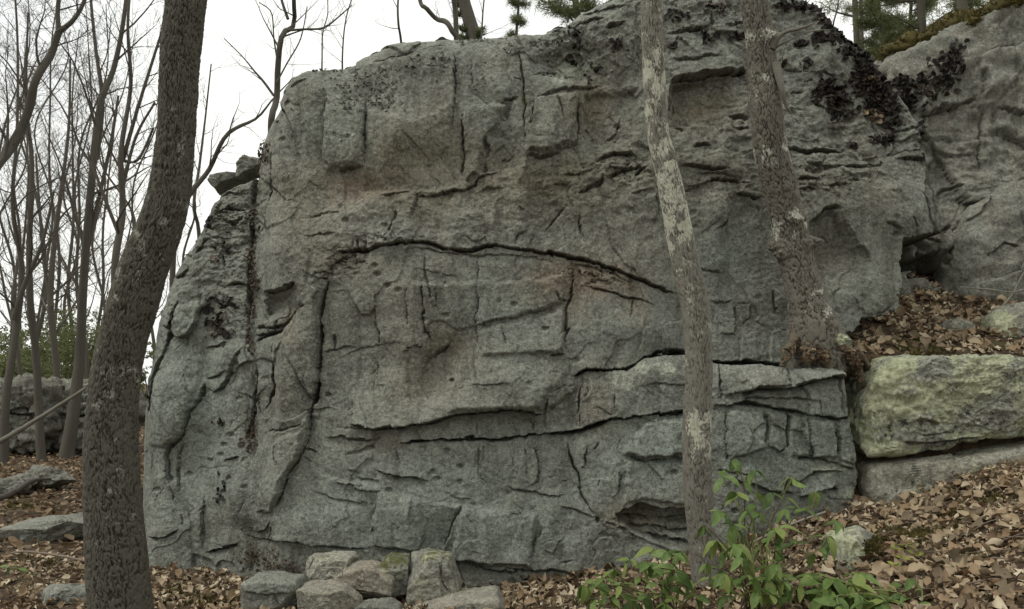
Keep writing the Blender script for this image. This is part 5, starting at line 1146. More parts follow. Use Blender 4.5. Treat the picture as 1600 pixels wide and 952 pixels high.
# ---------------------------------------------------------------- evergreens
def needle_mesh(name, C, D, n, ln, wd, rg, mat):
    """tufts of needles: C centres, D directions"""
    m = len(C)
    dirs = D[:, None, :] + rg.normal(size=(m, n, 3)) * 0.75
    dirs /= np.linalg.norm(dirs, axis=2)[..., None]
    l = ln * rg.uniform(.6, 1.2, (m, n, 1))
    side = np.cross(dirs, rg.normal(size=(m, n, 3))); side /= np.linalg.norm(side, axis=2)[..., None] + 1e-9
    base = C[:, None, :] + rg.normal(size=(m, n, 3)) * ln * 0.25
    V = np.stack([base - side * wd, base + side * wd, base + dirs * l], 2).reshape(-1, 3)
    F = np.arange(len(V)).reshape(-1, 3)
    tint = np.repeat(rg.uniform(0, 1, (m, 1)) * 0.7 + rg.uniform(0, .3, (m, n)), 3, 1).ravel()
    return new_mesh(name, V, [F], mat, False, {"tint": tint})


def evergreen(name, pts, label, seed, nb=26, blen=1.6, tuft=10, ln=.16, lo=.15, wd=.008, group=None, droop=0.0, mat='pine'):
    rg = np.random.default_rng(seed)
    Cc = np.array([[*at(px, py, Y), w / FPX * Y / 2] for (px, py, w, Y) in pts])
    n0 = len(Cc); L0 = np.linalg.norm(np.diff(Cc[:, :3], axis=0), axis=1).sum()
    Cc = rooted(Cc)
    f0 = 1 - L0 / np.linalg.norm(np.diff(Cc[:, :3], axis=0), axis=1).sum() if len(Cc) > n0 else 0.0
    lo = f0 + (1 - f0) * lo
    S, _ = smooth_path(Cc, 50)
    e = empty(name, Cc[0, :3], label, "tree", group)
    V, F = tubes(S[None, :, :3], S[None, :, 3], 12)
    link("trunk", new_mesh("trunk", V, [F], M['bark_far'], True, {"cm": np.tile([0, 1., 0, 0], (len(V), 1))}), e)
    L = Lines(); C, D = [], []
    for i in range(nb):
        t = lo + (1 - lo) * (i + rg.random()) / nb
        j = int(t * 48); p0 = S[j, :3]
        a = rg.uniform(0, 2 * np.pi); l = blen * (1.1 - 0.6 * t) * rg.uniform(.6, 1.2)
        d = np.array([math.cos(a), math.sin(a), rg.uniform(-.1, .4) - droop])
        pts_ = [p0]
        for k in range(4):
            d = d + rg.normal(size=3) * .12 + np.array([0, 0, .05]); d /= np.linalg.norm(d); pts_.append(pts_[-1] + d * l / 4)
        pts_ = np.array(pts_); L.add(pts_, np.linspace(min(S[j, 3] * .45, .03), .004, 5), 4, 6)
        for k in range(14):
            u = rg.uniform(.25, 1) * 4; b = int(min(3, u)); p = pts_[b] + (pts_[b + 1] - pts_[b]) * (u - b)
            sd_ = rg.normal(size=3) * np.array([1, 1, .5]); sd_ /= np.linalg.norm(sd_)
            q = p + sd_ * l * .25 * rg.random()
            L.add([p, q], [.004, .002], 3, 2)
            for _ in range(3):
                C.append(p + (q - p) * rg.uniform(.4, 1.1)); D.append(sd_ + np.array([0, 0, .3]))
    link("branches", L.mesh("branches", M['bark_far']), e)["kind"] = "stuff"
    link("crown", needle_mesh("crown", np.array(C), np.array(D), tuft, ln, wd, rg, M[mat]), e)
    return e


evergreen("pine_tree", [(742, 90, 24, 10.2), (738, 50, 22, 10.2), (730, 20, 20, 10.2), (722, -20, 18, 10.2), (712, -160, 12, 10.2)], "shaggy trunk with green sprigs rising from the cliff rim", 201, 16, .32, 9, .07, .05, .005)
evergreen("pine_tree", [(806, 100, 5, 13), (807, 50, 4.4, 13), (810, 10, 3.6, 13), (812, -60, 2.4, 13)], "young pine tip poking over the cliff rim", 202, 14, .3, 7, .10, .3, .004)
evergreen("pine_tree", [(920, 120, 12, 12), (912, 60, 11, 12), (900, 10, 10, 12), (890, -90, 7, 12)], "bushy olive green pine behind the cliff's highest part", 203, 26, .8, 8, .13, .35, .005)
RG_ = "pines beyond the notch"
evergreen("pine_tree", [(1345, 260, 11, 17), (1341, 120, 9.5, 17), (1338, 50, 9, 17), (1335, -20, 8, 17), (1332, -160, 5, 17)], "slim pale pine trunk at the notch, nearest the cliff", 204, 9, 1.1, 8, .16, .4, .005, RG_)
evergreen("pine_tree", [(1352, 260, 8, 19), (1348, 120, 7, 19), (1346, 40, 6, 19), (1342, -100, 4, 19)], "second slim pine trunk standing tight against its pale neighbour", 205, 10, 1.1, 8, .16, .35, .005, RG_)
evergreen("pine_tree", [(1392, 260, 6, 16), (1384, 120, 5, 16), (1376, 40, 4, 16), (1370, -60, 3, 16)], "young feathery pine filling the middle of the notch", 206, 52, 1.1, 10, .16, .1, .006, RG_)
evergreen("pine_tree", [(1446, 200, 15, 15), (1444, 90, 14, 15), (1440, 30, 12, 15), (1436, -40, 11, 15), (1430, -200, 6, 15)], "grey pine trunk just behind the mossy rim of the rock face", 207, 20, 1.4, 8, .16, .1, .005, RG_)
evergreen("pine_tree", [(1410, 240, 7, 24), (1418, 100, 6, 24), (1424, 0, 5, 24), (1430, -120, 3, 24)], "farther hazy pine between the notch's middle and the mossy rim", 208, 56, 2.0, 10, .22, .1, .009, RG_)
evergreen("pine_tree", [(1512, 150, 17, 14), (1508, 60, 16, 14), (1503, 10, 15, 14), (1500, -60, 14, 14), (1495, -200, 8, 14)], "stout pine trunk above the mossy rim", 209, 16, 1.4, 8, .16, .2, .005, RG_)
evergreen("pine_tree", [(1560, 150, 14, 18), (1556, 40, 12, 18), (1550, -40, 10, 18), (1545, -160, 6, 18)], "pine rising behind the highest stretch of the mossy rim", 210, 22, 1.8, 8, .18, .1, .006, RG_)
bare_tree("bare_tree", [(1303, 80, 3, 9.8), (1302, 40, 2.6, 9.8), (1301, 10, 2, 9.8), (1300, -60, 1.4, 9.8)], "tiny bare sapling on the cliff's dark lichen shoulder", 129, 6, .35, [], .2, 0.002, level=1)


# green understorey far back
def bush(name, px, py, Y, rx, rz, n, label, seed, size=.14):
    rg = np.random.default_rng(seed)
    c = at(px, py, Y)
    P = rg.normal(size=(n, 3)); P /= np.linalg.norm(P, axis=1)[:, None]
    P *= (rg.random((n, 1)) ** (1 / 2.2)) * (1 + .35 * fbm3(P[:, 0] * 2, P[:, 1] * 2, P[:, 2] * 2, 3, seed))[:, None]
    C = c + P * np.array([rx, rx * .7, rz])
    keep = fbm3(C[:, 0] * .9, C[:, 1] * .9, C[:, 2] * 1.3, 3, seed + 3) > -.15
    C = C[keep]
    gz = float(ground_z(c[0], c[1]))
    e = empty(name, (c[0], c[1], gz), label, "tree")
    L = Lines()
    for k in range(26):
        q = C[rg.integers(len(C))]; b = np.array([c[0] + rg.normal() * rx * .2, c[1], gz])
        m_ = (b + q) / 2 + rg.normal(size=3) * .2
        L.add([b, m_, q], [.035, .022, .006], 5, 8)
    link("trunk", L.mesh("trunk", M['bark_far']), e)
    link("crown", needle_mesh("crown", C, rg.normal(size=C.shape) * .6 + np.array([0, 0, .2]), 4, size, size * .30, rg, M['spring']), e)


bush("understorey_tree", 110, 545, 36, 2.6, 2.0, 2600, "pale spring green small tree behind the tall bare tree", 501)
bush("understorey_tree", 30, 560, 40, 3.0, 1.7, 2600, "low green understorey tree at the frame edge beyond the far ledges", 502)
bush("understorey_tree", 150, 560, 32, 1.8, 1.6, 1800, "dark green small tree glimpsed left of the big trunk", 503)
bush("understorey_tree", 75, 575, 48, 3.4, 2.0, 2200, "farthest green thicket seen between the slim bare trees", 504)
bush("understorey_tree", 215, 590, 30, 1.3, 1.3, 1600, "small green thicket showing between the big trunk and the buttress", 505)
bush("understorey_tree", 10, 600, 28, 1.6, 1.2, 1600, "low green thicket beside the dark far ledge at the frame edge", 506)

# ---------------------------------------------------------------- leaf litter
def leaf_template(widths, curl, fold, wave, rg, lobes=True):
    """leaf along +x, unit length, normal +z"""
    k = len(widths); t = np.linspace(0.10, 0.90, k)
    bend = lambda u: curl * (u - .5) ** 2
    V = [(0, 0, bend(0))]
    for a, w in zip(t, widths):
        z = bend(a) + rg.normal() * wave * .4
        V += [(a + .03, -w, z + fold * w + rg.normal() * wave), (a, 0, z), (a + .03, w, z + fold * w + rg.normal() * wave)]
    V.append((1, 0, bend(1)))
    F = [(0, 1, 2), (0, 2, 3)]
    for i in range(k - 1):
        b = 1 + 3 * i; c = b + 3
        F += [(b, c, c + 1), (b, c + 1, b + 1), (b + 1, c + 1, c + 2), (b + 1, c + 2, b + 2)]
    b = 1 + 3 * (k - 1); n = len(V) - 1
    F += [(b, n, b + 1), (b + 1, n, b + 2)]
    return np.array(V), np.array(F)


rg = np.random.default_rng(77)
SHAPES = [[.14, .30, .16, .34, .12], [.26, .17, .36, .20, .14], [.20, .32, .34, .26, .10], [.16, .27, .28, .20, .08], [.28, .16, .38, .22, .18]]
TEMPL = [leaf_template(np.array(SHAPES[k % 5]) * rg.uniform(.85, 1.1), rg.uniform(-1.4, 1.8), rg.uniform(-.5, 1.5), .07, rg) for k in range(15)]
FAR_T = [leaf_template([.24, .34, .2], rg.uniform(-.6, .9), rg.uniform(-.2, .9), .05, rg) for k in range(6)]


def frames(nrm, rg):
    n = len(nrm)
    h = rg.normal(size=(n, 3)); h -= (h * nrm).sum(1)[:, None] * nrm; h /= np.linalg.norm(h, axis=1)[:, None]
    return np.stack([h, np.cross(nrm, h), nrm], -1)          # columns x, y, z


def scatter(x0, x1, y0, y1, dens, smin, smax, rg):
    n = int((x1 - x0) * (y1 - y0) * dens)
    x = rg.uniform(x0, x1, n); y = rg.uniform(y0, y1, n)
    keep = fbm2(x * 1.7, y * 1.7, 3, 66) + rg.normal(size=n) * .35 > -.45
    x, y = x[keep], y[keep]; n = len(x)
    e = .03
    z = ground_z(x, y)
    gxn = (ground_z(x + e, y, False) - ground_z(x - e, y, False)) / (2 * e); gyn = (ground_z(x, y + e, False) - ground_z(x, y - e, False)) / (2 * e)
    ok = np.hypot(gxn, gyn) < 3.0
    nr = np.stack([-gxn, -gyn, np.ones(n)], -1); nr /= np.linalg.norm(nr, axis=1)[:, None]
    nr = nr + rg.normal(size=(n, 3)) * .48; nr /= np.linalg.norm(nr, axis=1)[:, None]
    s = smin + (smax - smin) * rg.random(n) ** 1.7
    return np.stack([x, y, z + .006 + rg.random(n) ** 2 * .035], -1)[ok], nr[ok], s[ok]


zones = [scatter(-.2, 4.6, 3.2, 6.5, 820, .025, .115, rg), scatter(2.75, 4.8, 6.45, 8.8, 760, .025, .11, rg), scatter(-5.2, -.2, 4.2, 7.5, 560, .025, .09, rg), scatter(-11, -2.8, 7.6, 18, 110, .06, .11, rg), scatter(4.6, 7.5, 3.2, 9, 150, .05, .12, rg), scatter(-24, -2.8, 18, 34, 14, .10, .20, rg), scatter(-16, -11, 6, 18, 30, .08, .14, rg)]
P = np.vstack([z[0] for z in zones[:3]]); Nn = np.vstack([z[1] for z in zones[:3]]); Sz = np.concatenate([z[2] for z in zones[:3]])
lpx = CENTRE + P[:, 0] * FPX / P[:, 1]; lpy = HORIZON - (P[:, 2] - EYE) * FPX / P[:, 1]
infr = (lpx > 20) & (lpx < 1585) & (lpy < 940) & ~((lpx > 130) & (lpx < 240)) & ~((lpx > 900) & (lpx < 1300) & (lpy > 700))
showing = np.where(infr & ((P[:, 0] > 1.5) | ((P[:, 0] < -1.5) & (P[:, 1] < 7.0))), Sz / P[:, 1] * np.abs(Nn[:, 1] * -1 + Nn[:, 2] * .4 + .3), 0)
order = np.argsort(-showing)
single, rest = order[:300], order[300:]
tint = np.clip(rg.normal(.64, .25, len(P)) + .2 * fbm2(P[:, 0] * 2, P[:, 1] * 2, 2, 31), .02, .98)


def merge(P, Rm, S, tint, templ, which):
    Vs, Fs, Ts, o = [], [], [], 0
    for k, (tv, tf) in enumerate(templ):
        i = np.nonzero(which == k)[0]
        if not len(i): continue
        V = np.einsum('nij,vj->nvi', Rm[i], tv - np.array([.5, 0, 0])) * S[i][:, None, None] + P[i][:, None, :]
        Fs.append((tf[None] + (np.arange(len(i)) * len(tv))[:, None, None] + o).reshape(-1, 3)); o += V.shape[0] * V.shape[1]
        Vs.append(V.reshape(-1, 3)); Ts.append(np.repeat(tint[i], len(tv)))
    return np.vstack(Vs), np.vstack(Fs), np.concatenate(Ts)


RM = frames(Nn, rg)
which = rg.integers(0, 15, len(P))
V1, F1, T1 = merge(P[rest], RM[rest], Sz[rest], tint[rest], TEMPL, which[rest])
Pf, Nf, Sf = (np.concatenate([z[k] for z in zones[3:]]) for k in range(3))
V2, F2, T2 = merge(Pf, frames(Nf, rg), Sf, np.clip(rg.normal(.45, .18, len(Pf)), 0, 1), FAR_T, rg.integers(0, 6, len(Pf)))
litter = link("leaf_litter", new_mesh("leaf_litter", np.vstack([V1, V2]), [np.vstack([F1, F2 + len(V1)])], M['litter'], True, {"tint": np.concatenate([T1, T2])}))
tag(litter, "dry brown fallen leaves covering the forest floor", "leaf litter", kind="stuff")
leaf_meshes = []
for k, (tv, tf) in enumerate(TEMPL):
    for j, tt in enumerate((.35, .55, .75)):
        leaf_meshes.append(new_mesh("fallen_leaf", tv - np.array([.5, 0, 0]), [tf], M['litter'], True, {"tint": np.full(len(tv), tt)}))
for i in single:
    o = bpy.data.objects.new("fallen_leaf", leaf_meshes[int(which[i]) * 3 + int(rg.integers(0, 3))])
    COL.objects.link(o); o.parent = litter
    m = Matrix([[*(RM[i][r] * Sz[i] * 1.1), P[i][r] + (0.012 if r == 2 else 0)] for r in range(3)] + [[0, 0, 0, 1]])
    o.matrix_local = m

tw = Lines()
for k in range(420):
    zx, zy = (rg.uniform(.6, 4.3), rg.uniform(3.3, 6.4)) if k % 3 else (rg.uniform(-5, -.4), rg.uniform(4.2, 7.4))
    a_ = rg.random() * 6.28; l_ = rg.uniform(.06, .30)
    p_ = np.array([[zx + math.cos(a_) * l_ * t + rg.normal() * .01, zy + math.sin(a_) * l_ * t + rg.normal() * .01, 0] for t in (0, .5, 1)])
    p_[:, 2] = ground_z(p_[:, 0], p_[:, 1]) + .03 + rg.random(3) * .025
    tw.add(p_, np.array([.003, .0026, .0015]) * rg.uniform(.5, 1.3), 4, 5)
tag(link("twig_litter", tw.mesh("twig_litter", M['twig'])), "fine dry twigs strewn through the fallen leaves", "twigs", kind="stuff")

# ---------------------------------------------------------------- sticks and a fallen log
M['dead_far'] = bark_material("dead_far", (0.09, 0.08, 0.065), (0.18, 0.165, 0.135), (0.2, 0.2, 0.16), 0.1, (0.13, 0.12, 0.095))
def stick(name, pts, mat, label, cat, sides=10, rows=24):
    Q = np.array([[*at(px, py, Y), w / FPX * Y / 2] for (px, py, w, Y) in pts])
    S, _ = smooth_path(Q, rows); V, F = tubes(S[None, :, :3], S[None, :, 3], sides)
    V = V + (V - np.repeat(S[:, :3], sides, 0)) * (.35 * fbm3(V[:, 0] * 12, V[:, 1] * 12, V[:, 2] * 12, 3, 5))[:, None]
    return tag(link(name, new_mesh(name, V, [F], M[mat], True, {"cm": np.tile([0, 1., 0, 0], (len(V), 1))})), label, cat)


stick("fallen_log", [(-30, 706, 9, 14.5), (0, 690, 8, 14.6), (50, 660, 6.5, 14.8), (95, 632, 5.5, 15), (135, 606, 4.5, 15.2)], 'dead_far', "grey dead stem leaning across the far rock ledges", "log")
stick("fallen_branch", [(-20, 786, 9, 9.6), (20, 770, 10, 9.8), (50, 752, 7, 10), (80, 748, 4, 10.2)], 'bark_far', "dark dead branch lying beyond the long flat slab", "branch")
stick("fallen_branch", [(1478, 884, 6, 4.45), (1510, 880, 7, 4.5), (1545, 876, 6, 4.5), (1562, 878, 4, 4.5)], 'dead_wood', "short grey stick among the lower seedlings", "branch")
stick("fallen_branch", [(1540, 836, 3, 5.2), (1570, 818, 3.4, 5.3), (1600, 800, 3, 5.3), (1640, 790, 3, 5.3)], 'dead_wood', "thin grey stick reaching in from the frame edge", "branch")
stick("fallen_branch", [(1500, 449, 2.4, 7.4), (1540, 452, 2.6, 7.3), (1580, 456, 2, 7.2), (1600, 452, 1.6, 7.2)], 'dead_wood', "thin stick on the leaf slope below the leaning boulder", "branch")
stick("fallen_branch", [(1565, 480, 2.4, 7.2), (1580, 462, 2.4, 7.2), (1592, 440, 1.8, 7.2), (1600, 425, 1.2, 7.2)], 'dead_wood', "upright twig beside the leaning boulder's foot", "branch")
stick("fallen_branch", [(485, 888, 1.8, 5.6), (510, 888, 2.0, 5.55), (532, 889, 2, 5.5), (536, 905, 1.8, 5.5), (538, 925, 1.6, 5.45)], 'dead_wood', "thin crooked pale twig over the foot stones", "branch", 6)
stick("fallen_branch", [(150, 880, 3, 6.6), (90, 868, 4, 6.9), (40, 862, 3, 7.1), (10, 866, 2, 7.1)], 'twig', "brown stick in the leaves between slab and big trunk", "branch")
stick("fallen_branch", [(1395, 905, 3, 4.6), (1450, 898, 3, 4.6), (1490, 905, 2, 4.55)], 'twig', "brown twig lying right of the moss capped stone", "branch")
stick("fallen_branch", [(1170, 850, 3, 5.8), (1230, 822, 4, 6.0), (1290, 800, 3, 6.1)], 'dead_wood', "pale stick against the foot of the ledge block", "branch")

# ---------------------------------------------------------------- lichen flaps, vine scraps, moss
bpy.context.view_layer.update()
outcrop = bpy.data.objects["rock_outcrop"]


def on_mesh(o, px, py):
    d = Vector(((px - CENTRE) / FPX, 1, (HORIZON - py) / FPX)).normalized()
    ok, loc, nrm, _ = o.ray_cast(Vector((0, 0, EYE)), d)
    return (np.array(loc), np.array(nrm)) if ok else (None, None)


def flaps(name, spots, size, mat, rg, tint_mu, surf, lift=.012, up=.3, sides=7):
    Vs, Fs, Ts, o = [], [], [], 0
    for (cx, cy, rx, ry, n) in spots:
        for _ in range(n):
            px, py = cx + rg.normal() * rx * .6, cy + rg.normal() * ry * .6
            p, nr = surf(px, py)
            if p is None: continue
            nr = nr + rg.normal(size=3) * .45 + np.array([0, -.1, up]); nr /= np.linalg.norm(nr)
            Fm = frames(nr[None], rg)[0]
            s = size * rg.uniform(.45, 1.3)
            a = np.arange(sides) * 2 * np.pi / sides + rg.random()
            rad = s * rg.uniform(.6, 1.15, sides)
            rim = np.stack([np.cos(a) * rad, np.sin(a) * rad, rg.normal(.35, .35, sides) * s], -1)
            V = np.vstack([[[0, 0, 0]], rim]) @ Fm.T + p + nr * lift * rg.random()
            k = np.arange(sides)
            Fs.append(np.stack([np.zeros(sides, int), 1 + k, 1 + (k + 1) % sides], -1) + o); o += sides + 1
            Vs.append(V); Ts.append(np.clip(rg.normal(tint_mu, .22) + np.concatenate([[-.1], rg.normal(.05, .1, sides)]), 0, 1))
    return new_mesh(name, np.vstack(Vs), [np.vstack(Fs)], M[mat], False, {"tint": np.concatenate(Ts)})


rg = np.random.default_rng(31)
M['vine'] = leaf_material("dead_creeper", [(0.0, (0.022, 0.018, 0.013)), (0.4, (0.065, 0.050, 0.035)), (0.7, (0.115, 0.090, 0.062)), (1.0, (0.20, 0.165, 0.12))], 0.1, 0.85)
wall_s = lambda px, py: on_wall(px, py)
dark_spots = [(1300, 30, 22, 14, 60), (1318, 52, 20, 16, 80), (1338, 85, 18, 22, 110), (1358, 118, 20, 22, 130), (1378, 140, 18, 24, 120), (1372, 160, 24, 20, 90), (1395, 165, 16, 18, 60), (1345, 60, 14, 14, 50), (1280, 14, 24, 8, 50), (1250, 8, 20, 8, 30),
              (1278, 62, 10, 8, 18), (1292, 66, 6, 6, 9), (1252, 68, 8, 6, 10), (1294, 130, 12, 8, 26), (1308, 138, 8, 6, 16), (1280, 145, 8, 18, 22), (1312, 158, 12, 14, 34), (1300, 152, 5, 8, 10), (1308, 182, 6, 10, 12), (1330, 172, 10, 8, 12), (1370, 215, 8, 8, 14), (1392, 212, 10, 14, 30), (1398, 190, 14, 6, 16), (1262, 98, 8, 5, 8), (1225, 92, 6, 6, 8), (1331, 228, 5, 6, 8), (1340, 112, 10, 10, 14), (1320, 150, 20, 20, 16), (1390, 140, 16, 16, 50),
              (1055, 22, 14, 8, 20), (1050, 68, 6, 6, 6), (1110, 62, 14, 7, 14), (1120, 14, 16, 8, 18), (885, 55, 14, 10, 12), (960, 65, 18, 10, 14), (930, 105, 14, 5, 10), (895, 75, 10, 20, 14), (1150, 60, 10, 6, 8), (1220, 8, 12, 8, 12),
              (355, 470, 18, 8, 16), (335, 500, 14, 16, 20), (350, 520, 14, 12, 14), (340, 660, 8, 8, 8), (345, 765, 8, 16, 10), (270, 490, 5, 30, 10), (230, 625, 5, 24, 10), (345, 400, 12, 14, 14), (325, 345, 14, 10, 12)]
tag(link("rock_tripe", flaps("rock_tripe", dark_spots, .030, 'tripe', rg, .42, wall_s)), "black leafy lichen flaps massed on the cliff's shoulder by the notch", "lichen", kind="stuff")
out_s = lambda px, py: on_mesh(outcrop, px, py)
tag(link("rock_tripe", flaps("rock_tripe", [(1410, 150, 20, 18, 80), (1440, 138, 20, 12, 36), (1425, 165, 18, 12, 36), (1452, 125, 20, 12, 22), (1488, 108, 16, 22, 36), (1490, 85, 16, 16, 26), (1468, 104, 18, 14, 18), (1455, 150, 22, 16, 26), (1480, 122, 14, 20, 20), (1412, 128, 12, 8, 40), (1500, 75, 12, 12, 10), (1440, 195, 10, 12, 8)], .030, 'tripe', rg, .45, out_s)), "black leafy lichen flaps scattered on the rock face below the mossy rim", "lichen", kind="stuff")
tag(link("grey_lichen", flaps("grey_lichen", [(560, 140, 40, 26, 90), (600, 150, 30, 20, 70), (580, 120, 40, 14, 60), (650, 110, 40, 20, 50), (545, 170, 20, 16, 30), (690, 100, 20, 16, 30), (540, 215, 16, 10, 12), (480, 190, 40, 40, 20), (740, 130, 30, 30, 24), (780, 190, 30, 40, 16), (930, 90, 40, 26, 60), (880, 75, 40, 20, 50), (990, 80, 24, 40, 40), (860, 110, 20, 10, 20), (800, 70, 30, 12, 26), (1120, 30, 40, 20, 30), (740, 60, 30, 8, 30), (500, 105, 30, 8, 20)], .016, 'tripe_grey', rg, .45, wall_s, .008, .2, 6)), "small grey curled lichen flakes dotting the cliff's upper face", "lichen", kind="stuff")
tag(link("vine_leaves", flaps("vine_leaves", [(403, 230, 6, 24, 120), (397, 280, 6, 26, 110), (394, 340, 6, 30, 120), (394, 400, 8, 30, 160), (396, 440, 10, 26, 160), (390, 490, 8, 30, 120), (392, 540, 6, 30, 60), (392, 670, 9, 20, 120), (388, 690, 10, 14, 60), (415, 240, 5, 20, 30), (440, 885, 40, 10, 120), (400, 870, 24, 14, 80), (345, 515, 14, 14, 40)], 0.014, 'vine', rg, .5, wall_s, .03, .1, 5)), "dead brown leaf scraps and creeper choking the gully beside the buttress", "dead leaves", kind="stuff")
tag(link("vine_leaves", flaps("vine_leaves", [(1370, 175, 16, 8, 30), (1365, 120, 10, 6, 8), (1250, 12, 10, 6, 8)], .02, 'litter', rg, .35, wall_s, .03, .1, 5)), "dead brown leaves caught among the black lichen by the notch", "dead leaves", kind="stuff")


roots = [o for o in bpy.data.objects if o.name.startswith("root")]


def on_roots(px, py):
    best = (None, None)
    for o in roots + [t_right.children[0]]:
        p, nr = on_mesh(o, px, py)
        if p is not None and (best[0] is None or p[1] < best[0][1]): best = (p, nr)
    return best


tag(link("root_duff", flaps("root_duff", [(1240, 552, 16, 12, 90), (1270, 556, 24, 10, 120), (1300, 552, 22, 12, 120), (1325, 556, 16, 14, 90), (1340, 570, 10, 18, 60), (1280, 530, 30, 14, 60)], .017, 'litter', rg, .22, on_roots, .02, .3, 5)), "dark leaf duff caught around the knotted trunk's roots", "leaf litter", kind="stuff")


def moss_pad(name, surf, spots, n, ln, rg, parent=None, mat='moss'):
    C, D = [], []
    for (cx, cy, rx, ry, k) in spots:
        for _ in range(k):
            p, nr = surf(cx + rg.normal() * rx * .55, cy + rg.normal() * ry * .55)
            if p is None: continue
            C.append(p); D.append(nr + np.array([0, -.1, .5]))
    me = needle_mesh(name, np.array(C), np.array(D), n, ln, ln * .22, rg, M[mat])
    o = link(name, me, parent)
    o["kind"] = "stuff"
    return o


# moss roll along the rim of the right-hand rock face
rim = []
for px in range(1384, 1650, 12):      # the rim itself: highest sight line that still meets the rock
    for py in range(-60, 200, 2):
        p, nr = on_mesh(outcrop, px, py)
        if p is not None:
            rim.append([p[0], p[1] - .005, p[2] - .012, 0.068 + .018 * math.sin(px * .09) + .008 * math.sin(px * .31)]); break
Q = np.array(rim)
S, _ = smooth_path(Q, 220); V, F = tubes(S[None, :, :3], S[None, :, 3], 24)
V = V + (V - np.repeat(S[:, :3], 24, 0)) * (.6 * fbm3(V[:, 0] * 8, V[:, 1] * 8, V[:, 2] * 8, 4, 9, .6))[:, None]
o = link("moss_roll", new_mesh("moss_roll", V, [F], M['moss'], True, {"tint": np.clip(.45 + .4 * fbm3(V[:, 0] * 5, V[:, 1] * 5, V[:, 2] * 5, 3, 2), 0, 1)}), outcrop)
o["label"] = "olive moss roll along the rim"
rg = np.random.default_rng(12)
sel = rg.integers(0, len(V), 2600)
o = link("moss_tufts", needle_mesh("moss_tufts", V[sel], (V - np.repeat(S[:, :3], 24, 0))[sel] * 20 + np.array([0, 0, .3]), 4, .035, .008, rg, M['moss']), outcrop)
o["kind"] = "stuff"


def ground_surf(Yd):
    def f(px, py):
        # where the sight line meets the forest floor
        y = np.linspace(2.5, 20, 500); z = EYE + (HORIZON - py) / FPX * y; g = ground_z((px - CENTRE) / FPX * y, y)
        k = np.nonzero(g >= z)[0]
        if not len(k): return None, None
        k = k[0]
        return np.array([(px - CENTRE) / FPX * y[k], y[k], g[k]]), np.array([0, 0, 1.0])
    return f


gs = ground_surf(0)
mg = moss_pad("moss", gs, [(1440, 838, 40, 12, 260), (1390, 842, 24, 10, 140), (1500, 800, 30, 12, 120), (1440, 560, 26, 8, 60), (40, 790, 36, 5, 160), (330, 944, 40, 8, 120), (790, 945, 40, 8, 100), (1560, 790, 30, 12, 90), (1520, 870, 30, 10, 60), (1470, 770, 30, 8, 80), (1570, 750, 24, 8, 60), (960, 940, 50, 8, 120), (270, 930, 50, 10, 100), (60, 880, 40, 8, 60), (1480, 830, 30, 10, 80)], 7, .035, rg)
tag(mg, "olive green moss cushions growing on the forest floor", "moss", kind="stuff")
st = next(o for o in bpy.data.objects if o.get("label", "").startswith("pale lichened stone with a moss cap"))
moss_pad("moss", lambda px, py: on_mesh(st, px, py), [(1385, 852, 22, 12, 260), (1362, 858, 12, 14, 90), (1390, 880, 10, 16, 60)], 7, .03, rg, st)

# ---------------------------------------------------------------- shrubs and seedlings
def green_leaf(rg, fold, droop, w):
    k = 6; t = np.linspace(.08, .92, k); wd = w * np.sin(np.pi * (t * .92 + .04)) ** .8 * (1.1 - .35 * t)
    V = [(0, 0, 0)]
    for a, ww in zip(t, wd):
        z = -droop * a * a
        V += [(a, -ww, z + fold * ww), (a, -ww * .5, z + fold * ww * .35), (a, 0, z), (a, ww * .5, z + fold * ww * .35), (a, ww, z + fold * ww)]
    V.append((1.04, 0, -droop * 1.05))
    F = [(0, 1, 2), (0, 2, 3), (0, 3, 4), (0, 4, 5)]
    for i in range(k - 1):
        b = 1 + 5 * i; c = b + 5
        for j in range(4):
            F += [(b + j, c + j, c + j + 1), (b + j, c + j + 1, b + j + 1)]
    b = 1 + 5 * (k - 1); n = len(V) - 1
    F += [(b + j, n, b + j + 1) for j in range(4)]
    V = np.array(V, float)
    V[:, 2] += .018 * rg.normal(size=len(V)); V[:, 1] += .06 * rg.normal() * V[:, 0] ** 2
    return V, np.array(F)


rg = np.random.default_rng(91)
GREEN, YELLOW = [], []
for k in range(10):
    V, F = green_leaf(rg, rg.uniform(.05, .5), rg.uniform(.1, .55), rg.uniform(.19, .27))
    GREEN.append(new_mesh("leaf", V, [F], M['green'], True, {"tint": np.clip(.42 + .22 * rg.normal() + .2 * V[:, 0] + .15 * rg.normal(size=len(V)), 0, 1)}))
for k in range(4):
    V, F = green_leaf(rg, .2, .1, rg.uniform(.28, .36))
    YELLOW.append(new_mesh("leaf", V, [F], M['yellow_green'], True, {"tint": np.clip(.5 + .3 * rg.normal() + .2 * V[:, 0], 0, 1)}))


